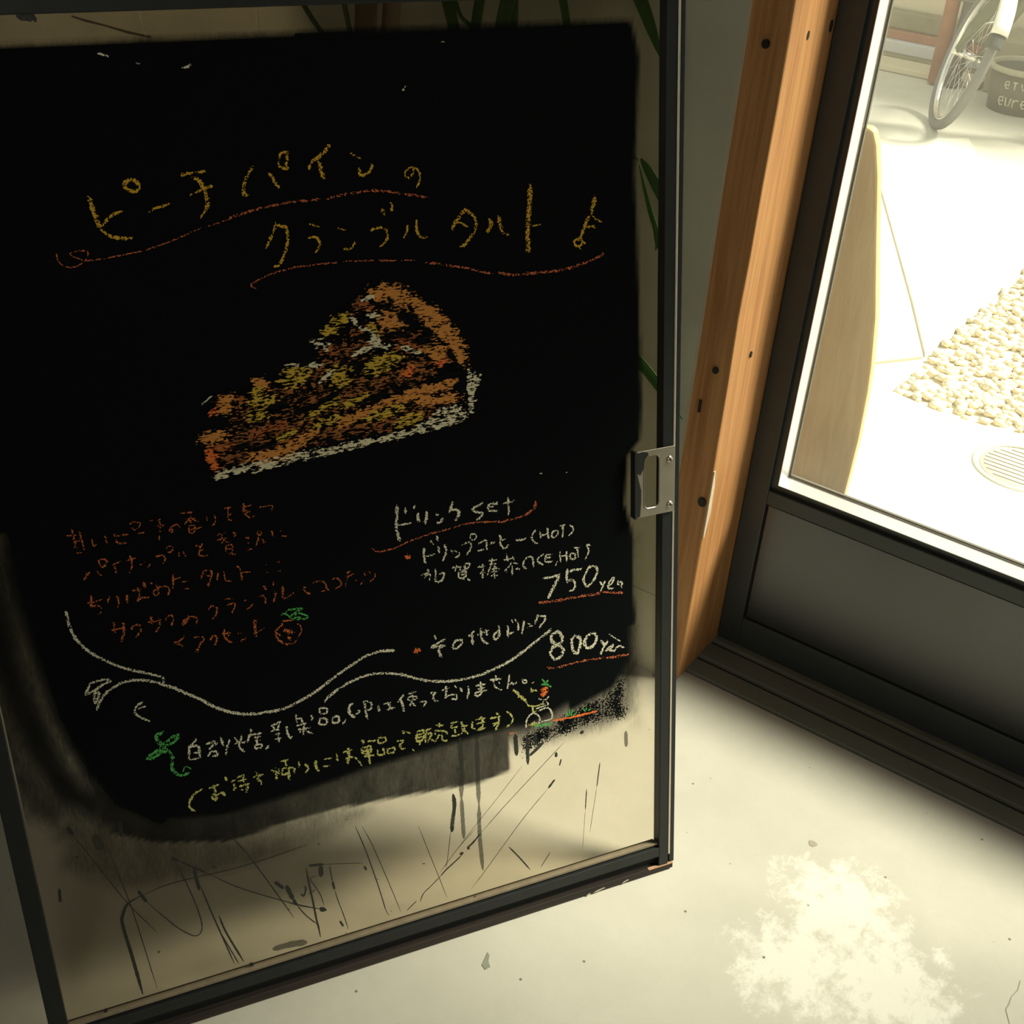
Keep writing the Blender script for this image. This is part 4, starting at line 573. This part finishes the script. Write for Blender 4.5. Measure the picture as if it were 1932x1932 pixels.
MB().prism([(-0.0618, 0.579), (-0.0575, 0.580), (-0.0560, 0.600), (-0.0560, 0.616), (-0.0600, 0.632), (-0.0618, 0.640)], 0.0035, 0.0038, 2).build('paint_smear', M['smear'], plate)

# ------------------------------------------------------------------ plant behind the board
plant = tag(empty('potted_plant', at(-1.26, 1.39)), 'strap leaved potted plant growing behind the menu board by the grey wall', 'plant')
PX, PY = -1.26, 1.39
def lp(p): return Vector((p[0] - PX, p[1] - PY, p[2]))
MB().lathe([(0.001, 0), (0.095, 0), (0.125, 0.22), (0.132, 0.225), (0.132, 0.245), (0.122, 0.245), (0.118, 0.205), (0.001, 0.205)], 32).build('planter', M['clay'], plant)
MB().lathe([(0.001, 0.212), (0.118, 0.208)], 24).build('soil', M['soil'], plant)
def cane(pts, r): MB().tube([tuple(p) for p in spline3(pts)], r, 10).build('cane', M['cane'], plant)
def spline3(pts):
    pts = [Vector(p) for p in pts]; out = []
    Q = [2 * pts[0] - pts[1]] + pts + [2 * pts[-1] - pts[-2]]
    for i in range(1, len(Q) - 2):
        p0, p1, p2, p3 = Q[i - 1:i + 3]
        for k in range(6):
            t = k / 6; out.append(0.5 * (2 * p1 + (p2 - p0) * t + (2 * p0 - 5 * p1 + 4 * p2 - p3) * t * t + (3 * p1 - p0 - 3 * p2 + p3) * t ** 3))
    return out + [pts[-1]]
cane([(-0.01, 0.0, 0.2), (0.00, 0.01, 0.55), lp((-1.235, 1.44, 1.05)), lp((-1.215, 1.44, 1.30))], 0.013)
cane([(-0.04, 0.02, 0.2), (-0.05, 0.03, 0.60), lp((-1.302, 1.46, 1.03)), lp((-1.31, 1.47, 1.32))], 0.017)
def twig(pts, r): MB().tube([tuple(p) for p in spline3(pts)], r, 6).build('stem', M['stem'], plant)
twig([lp((-1.215, 1.44, 1.25)), lp((-1.13, 1.43, 1.32)), lp((-1.05, 1.42, 1.305)), lp((-0.944, 1.47, 1.272))], 0.005)
twig([lp((-1.25, 1.43, 0.78)), lp((-1.08, 1.45, 0.90)), lp((-0.90, 1.45, 0.945)), lp((-0.803, 1.45, 0.930))], 0.004)
twig([lp((-1.262, 1.43, 0.55)), lp((-1.06, 1.45, 0.66)), lp((-0.90, 1.46, 0.69))], 0.004)
twig([lp((-1.36, 1.48, 1.30)), lp((-1.37, 1.48, 1.08)), lp((-1.33, 1.47, 0.95))], 0.004)
twig([lp((-1.30, 1.46, 0.93)), lp((-1.42, 1.47, 1.00)), lp((-1.50, 1.47, 1.10))], 0.004)
def make_leaf(pts):
    C_ = spline3([lp(p) for p in pts]); W_ = np.interp(np.linspace(0, len(pts) - 1, len(C_)), range(len(pts)), [p[3] for p in pts])
    mb = MB(); vs = []; out = Vector((0, -1, 0))
    for i, c in enumerate(C_):
        t = (C_[min(i + 1, len(C_) - 1)] - C_[max(i - 1, 0)]).normalized(); s = t.cross(out).normalized()
        w = max(W_[i], .0008) / 2; k = 0.25 * w
        for a in (-1, -.5, 0, .5, 1): vs.append(c + s * w * a + out * (k * (1 - abs(a)) * -1 + k * 0.5))
    n = len(C_)
    mb.add(vs, [(5 * i + k, 5 * i + k + 1, 5 * i + k + 6, 5 * i + k + 5) for i in range(n - 1) for k in range(4)], True)
    o = mb.build('leaf', M['leaf'], plant)
    so = o.modifiers.new('thick', 'SOLIDIFY'); so.thickness = 0.0008
    return o
for l in LEAVES: make_leaf(l)
rl = random.Random(8)
for k in range(16):     # the rest of the crown, above the board
    a = k * 2.399; c = (-1.215, 1.44, 1.28) if k % 2 else (-1.31, 1.47, 1.31)
    dx, dy = math.cos(a), 0.35 * math.sin(a); ln = rl.uniform(.16, .24)
    if c[1] + dy * ln > 1.51: dy = (1.505 - c[1]) / ln
    make_leaf([(c[0] + dx * ln * t, c[1] + dy * ln * t, c[2] + 0.16 * t - 0.22 * t * t, 0.026 * math.sin(math.pi * (0.12 + 0.86 * t))) for t in (0, .25, .5, .75, 1)])

# ------------------------------------------------------------------ street outside
G = -0.1
tag(MB().box(-9, 9, 1.80, 12, G - 0.15, G - 0.012).build('ground', M['ground'], None, 0, ROT), kind='structure')
MB().box(-3.0, 2.5, 1.795, 1.86, G - 0.15, -0.02).build('sill_strip', M['sill'], sill)
def slab(name, poly, m, label, z=G):
    o = MB().prism(poly, z - 0.03, z, 2).build(name, m, None, 0.004, ROT); return tag(o, label, 'paving slab', 'paving slabs outside the glass door')
slab('paving_slab', SLABA, M['slab'], 'pale five sided paving slab between the bicycle wheel and the pebbles')
slab('paving_slab', SLABB, M['slab2'], 'mottled beige paving slab behind the leaning wooden plank')
slab('paving_slab', SLABC, M['slab'], 'pale paving slab with the round cover, just outside the glass door')
# pebble bed
rp = random.Random(4); gp = np.array(GRAVEL); pts = []
while len(pts) < 2300:
    q = (rp.uniform(gp[:, 0].min(), gp[:, 0].max()), rp.uniform(gp[:, 1].min(), gp[:, 1].max())); pts.append(q)
ok = sdist(np.array(pts), GRAVEL) > 0.006
bm = bmesh.new(); bmesh.ops.create_icosphere(bm, subdivisions=1, radius=1); iv = [v.co.copy() for v in bm.verts]; iff = [tuple(v.index for v in f.verts) for f in bm.faces]; bm.free()
gm = MB()
for (x, y), k in zip(pts, ok):
    if not k: continue
    r = rp.uniform(.009, .019); R_ = Matrix.Rotation(rp.uniform(0, 6.28), 3, 'Z'); s = (r * rp.uniform(1, 1.5), r, r * rp.uniform(.5, .75)); h = G - .010 + rp.uniform(0, .012)
    gm.add([tuple(R_ @ Vector((v.x * s[0], v.y * s[1], v.z * s[2])) + Vector((x, y, h))) for v in iv], iff, True)
gm.prism(GRAVEL, G - .03, G - .011)
tag(gm.build('pebble_bed', M['pebble'], None, 0, ROT), 'triangular bed of cream pebbles between the pale slabs', 'pebbles', kind='stuff')
dc = DRAIN[0]
cover = tag(empty('drain_cover', at(dc[0], dc[1], G)), 'round drain cover set in the pale slab outside the door', 'drain cover')
MB().lathe([(0.105, 0.0005), (0.105, 0.004), (0.116, 0.004), (0.118, 0.0005)], 40).build('rim', M['iron'], cover)
MB().lathe([(0.0005, 0.003), (0.098, 0.003), (0.100, 0.0005)], 40).build('lid', M['iron'], cover)
for i in range(-4, 5):
    hw = math.sqrt(max(0, .088 ** 2 - (i * .019) ** 2))
    MB().box(-hw, hw, i * .019 - .003, i * .019 + .003, .003, .0055).build('rib', M['iron'], cover)

# leaning plank: traced right edge, its left side hidden by the door stile
pk = PLANK; bx, by = -0.65, 1.87
plank = MB(); right = [(p[0], p[1], p[2]) for p in pk] + [(-0.540, 1.87, G)]
left = [(-0.645, 1.766, 0.945), (-0.660, 1.770, 0.92), (-0.662, 1.80, 0.60), (-0.662, 1.83, 0.32), (-0.66, 1.87, G)]
loop = left[::-1] + right; n = len(loop)
plank.add([(x - bx, y - by, z) for x, y, z in loop] + [(x - bx, y - by + .018, z + .0018) for x, y, z in loop], [tuple(range(n)), tuple(range(n, 2 * n))[::-1]] + [(i, (i + 1) % n, n + (i + 1) % n, n + i) for i in range(n)])
tag(plank.build('wooden_plank', M['plank'], None, 0.004, at(bx, by)), 'light wooden plank with a rounded corner leaning outside against the door frame', 'plank')

# low retaining wall across the lane
rw = tag(empty('garden_wall', at(-2.2, 6.75, G)), 'low layered wall across the lane: mossy blocks, rusty beam, grey strip', 'wall')
def layer(name, y0, y1, z0, z1, m, x0=-4, x1=3.2): return MB().box(x0, x1, y0, y1, z0, z1).build(name, m, rw, 0.006)
layer('kerb', -0.17, 0.02, -0.01, 0.022, M['cream'], -4, 0.45)
layer('footing', 0.02, 0.2, -0.01, 0.033, M['kerb'], -4, 0.45)
tag(layer('sheet', 0.06, 0.2, 0.033, 0.096, M['blue'], -4, 0.45), 'pale grey blue strip')
tag(layer('beam', 0.10, 0.2, 0.096, 0.140, M['rust'], -4, 0.45), 'rusty red beam')
for i in range(6): MB().box(-4.3 + .79 * i, -4.3 + .79 * i + .785, 0.13, 0.2, 0.140, 0.235).build('block', M['kerb'], rw, 0.012)
layer('upper_wall', 0.20, 0.6, -0.01, 2.4, M['cream'])
# rusty pipe in front of the wall
rp_ = tag(empty('drain_pipe', at(PIPE[0], 6.52, G)), 'rusty brown drain pipe standing against the mossy wall behind the wheel', 'pipe')
MB().tube([(0, 0, 0.0), (0, 0, 1.6)], 0.035, 14).build('pipe', M['rust'], rp_)
MB().tube([(0.085, 0.02, 0.0), (0.085, 0.02, 1.6)], 0.04, 14).build('conduit', M['conduit'], rp_)
MB().box(-0.06, 0.14, -0.04, 0.045, 0.40, 0.47).build('bracket', M['conduit'], rp_, .006)

# olive plinth behind the pot
pl_ = MB().box(0, 3.2, 0, 0.355, 0, 0.26)
tag(pl_.build('plinth', M['plinth'], None, 0.01, at(-1.73, 6.58, G - .012)), 'olive grey concrete plinth behind the black pot', 'plinth')

# black pot with pale print
PC = (-1.488, 6.38)
pot = tag(empty('flower_pot', at(PC[0], PC[1], G - .012)), 'black plastic pot with pale lettering, standing in front of the olive plinth', 'pot')
MB().lathe([(0.001, 0.006), (0.145, 0.0), (0.165, 0.190), (0.158, 0.190), (0.138, 0.05), (0.001, 0.05)], 48).build('body', M['potblack'], pot)
MB().lathe([(0.164, 0.182), (0.176, 0.186), (0.178, 0.206), (0.170, 0.212), (0.158, 0.206), (0.158, 0.186)], 48).build('rim', M['potrim'], pot)
def pot_glyph(segs, ang0, z0, size):
    mb = MB()
    for seg in segs:
        P = []
        for (x, y) in seg:
            h = z0 + y * size; r = 0.145 + 0.02 * h / 0.19 + 0.0012; a = ang0 + x * size / 0.155
            P.append((r * math.cos(a), r * math.sin(a), h))
        mb.tube(P, 0.0042, 5)
    mb.build('lettering', M['letter'], pot)
AF = math.radians(-72)   # the side that faces the shop
E_ = [(0, .5), (.6, .5), (.5, 1), (.1, .9), (0, .4), (.3, 0), (.6, .15)]; T_ = [[(0, 1), (.6, 1)], [(.3, 1), (.3, 0)]]; V_ = [(0, 1), (.3, 0), (.6, 1)]; U_ = [(0, 1), (.05, .1), (.5, .1), (.6, 1)]; R_s = [[(0, 0), (0, .9)], [(0, .6), (.3, .9), (.6, .8)]]
for i, g in enumerate(([E_], T_, [V_], [E_])): pot_glyph(g, AF - .62 + i * .24, .120, .034)
for i, g in enumerate(([E_], [U_], R_s, [E_])): pot_glyph(g, AF - .74 + i * .24, .040, .040)

# bicycle, front wheel in view
R0 = 0.33
wc = Vector((WHEEL[0], WHEEL[1], G - .012))
fdir = math.radians(84 + 33.84)      # heading of the turned front wheel in the room's axes
bdir = math.radians(168 + 33.84)       # heading of the frame
bike = tag(empty('bicycle', at(wc.x, wc.y, wc.z) @ Matrix.Rotation(bdir, 4, 'Z')), 'sage green bicycle with white front mudguard parked across the lane', 'bicycle')
TURN = Matrix.Rotation(fdir - bdir, 4, 'Z') @ Matrix.Rotation(math.radians(14), 4, 'X')     # steered and leaning on its stand
def tv(p): return tuple(TURN @ Vector(p))
def circ(r, n=48, c=(0, 0), a0=0, a1=360):
    return [(c[0] + r * math.cos(math.radians(a0 + (a1 - a0) * k / n)), 0, c[1] + r * math.sin(math.radians(a0 + (a1 - a0) * k / n))) for k in range(n + (0 if a1 - a0 == 360 else 1))]
def wheel(cx_):
    wl = bpy.data.objects.new('wheel', None); COL.objects.link(wl); wl.parent = bike; wl.location = (cx_, 0, R0); wl.empty_display_size = .05
    MB().tube(circ(R0 - .021), .021, 12, True).build('tyre', M['tyre'], wl)
    rim = MB()
    prof = [(-.012, R0 - .040), (.012, R0 - .040), (.0135, R0 - .052), (.006, R0 - .058), (-.006, R0 - .058), (-.0135, R0 - .052)]
    vs = [(r * math.cos(a), y, r * math.sin(a)) for a in np.linspace(0, 2 * math.pi, 49)[:-1] for y, r in prof]
    rim.add(vs, [(6 * i + k, 6 * i + (k + 1) % 6, 6 * ((i + 1) % 48) + (k + 1) % 6, 6 * ((i + 1) % 48) + k) for i in range(48) for k in range(6)], True).build('rim', M['chrome'], wl)
    for k in range(28):
        a = 2 * math.pi * k / 28; b = a + (0.45 if k % 4 < 2 else -0.45); y = .028 if k % 2 else -.028
        MB().tube([(.022 * math.cos(b), y, .022 * math.sin(b)), ((R0 - .057) * math.cos(a), 0, (R0 - .057) * math.sin(a))], .0011, 4).build('spoke', M['chrome'], wl)
    MB().tube([(0, -.048, 0), (0, -.033, 0), (0, -.03, 0), (0, -.022, 0), (0, .022, 0), (0, .03, 0), (0, .033, 0), (0, .048, 0)], [.012, .012, .024, .014, .014, .024, .012, .012], 14).build('hub', M['chrome'], wl)
    return wl
wheel(0).matrix_basis = TURN @ Matrix.Translation((0, 0, R0)); wheel(-1.05)
def tb(name, pts, r, m, n=10): return MB().tube(pts, r, n).build(name, m, bike)
crown = (-.26, 0, R0 + .36)
for s in (-1, 1):
    ax = Vector(tv((0, s * .056, R0))); cr = Vector(crown) + Vector(tv((0, s * .034, 0)))
    mid = ax.lerp(cr, .3) + Vector((.012, 0, 0))
    tb('fork_blade', [tuple(ax), tuple(mid), tuple(ax.lerp(cr, .75)), tuple(cr)], [.014, .030, .036, .036], M['bikegreen'])
    tb('mudguard_stay', [tv((0, s * .052, R0)), tv((-.17, s * .04, R0 + .17)), tv((-.27, s * .03, R0 + .20))], .0035, M['chrome'], 6)
    MB().tube([tv((0, s * .045, R0)), tv((0, s * .074, R0))], .013, 10).build('axle_nut', M['white'], bike)
tb('fork_crown', [tuple(Vector(crown) + Vector(tv((0, -.05, 0)))), tuple(Vector(crown) + Vector(tv((0, .05, 0))))], .022, M['bikegreen'])
head = (-.30, 0, R0 + .60)
tb('head_tube', [(crown[0] - .01, 0, crown[2] + .02), head], .022, M['bikegreen'])
tb('down_tube', [(-.24, 0, R0 + .44), (-.60, 0, R0 - .03)], .019, M['bikegreen'])
tb('top_tube', [(-.28, 0, R0 + .55), (-.74, 0, R0 + .36)], .016, M['bikegreen'])
tb('seat_tube', [(-.60, 0, R0 - .03), (-.78, 0, R0 + .48)], .017, M['bikegreen'])
for s in (-1, 1): tb('chain_stay', [(-.60, s * .03, R0 - .03), (-1.05, s * .06, R0)], .009, M['bikegreen']); tb('seat_stay', [(-.75, s * .02, R0 + .38), (-1.05, s * .06, R0)], .008, M['bikegreen'])
tb('seat_post', [(-.78, 0, R0 + .48), (-.81, 0, R0 + .57)], .013, M['chrome'])
MB().tube([(-.69, 0, R0 + .60), (-.76, 0, R0 + .605), (-.86, 0, R0 + .60), (-.93, 0, R0 + .61)], [.018, .035, .075, .06], 12).build('saddle', M['seat'], bike)
tb('stem', [head, (-.32, 0, R0 + .68)], .013, M['chrome'])
tb('handlebar', [(-.46, -.27, R0 + .68), (-.35, -.2, R0 + .70), (-.31, 0, R0 + .68), (-.35, .2, R0 + .70), (-.46, .27, R0 + .68)], .012, M['chrome'])
tb('crank', [(-.60, -.07, R0 - .03), (-.60, .07, R0 - .03)], .02, M['chrome'])
tb('kickstand', [(-.98, -.06, R0 - .04), (-1.08, -.17, .012)], .009, M['chrome'])
# mudguard: a curved shell over the back of the front wheel
def guard(name, a0, a1, r, w, m, n=16):
    mb = MB(); vs = []
    for k in range(n + 1):
        a = math.radians(a0 + (a1 - a0) * k / n)
        for j in range(7):
            b = math.radians(-90 + 30 * j); rr = r + w * .55 * math.cos(b) - w * .25; vs.append(tv((rr * math.cos(a), w * math.sin(b), R0 + rr * math.sin(a))))
    mb.add(vs, [(7 * i + j, 7 * i + j + 1, 7 * i + j + 8, 7 * i + j + 7) for i in range(n) for j in range(6)], True)
    o = mb.build(name, m, bike); so = o.modifiers.new('thick', 'SOLIDIFY'); so.thickness = .002; return o
tag(guard('mudguard', 60, 152, R0 + .014, .038, M['white']), 'white mudguard')
tag(guard('mudflap', 152, 162, R0 + .010, .030, M['flap'], 4), 'dark mudflap')
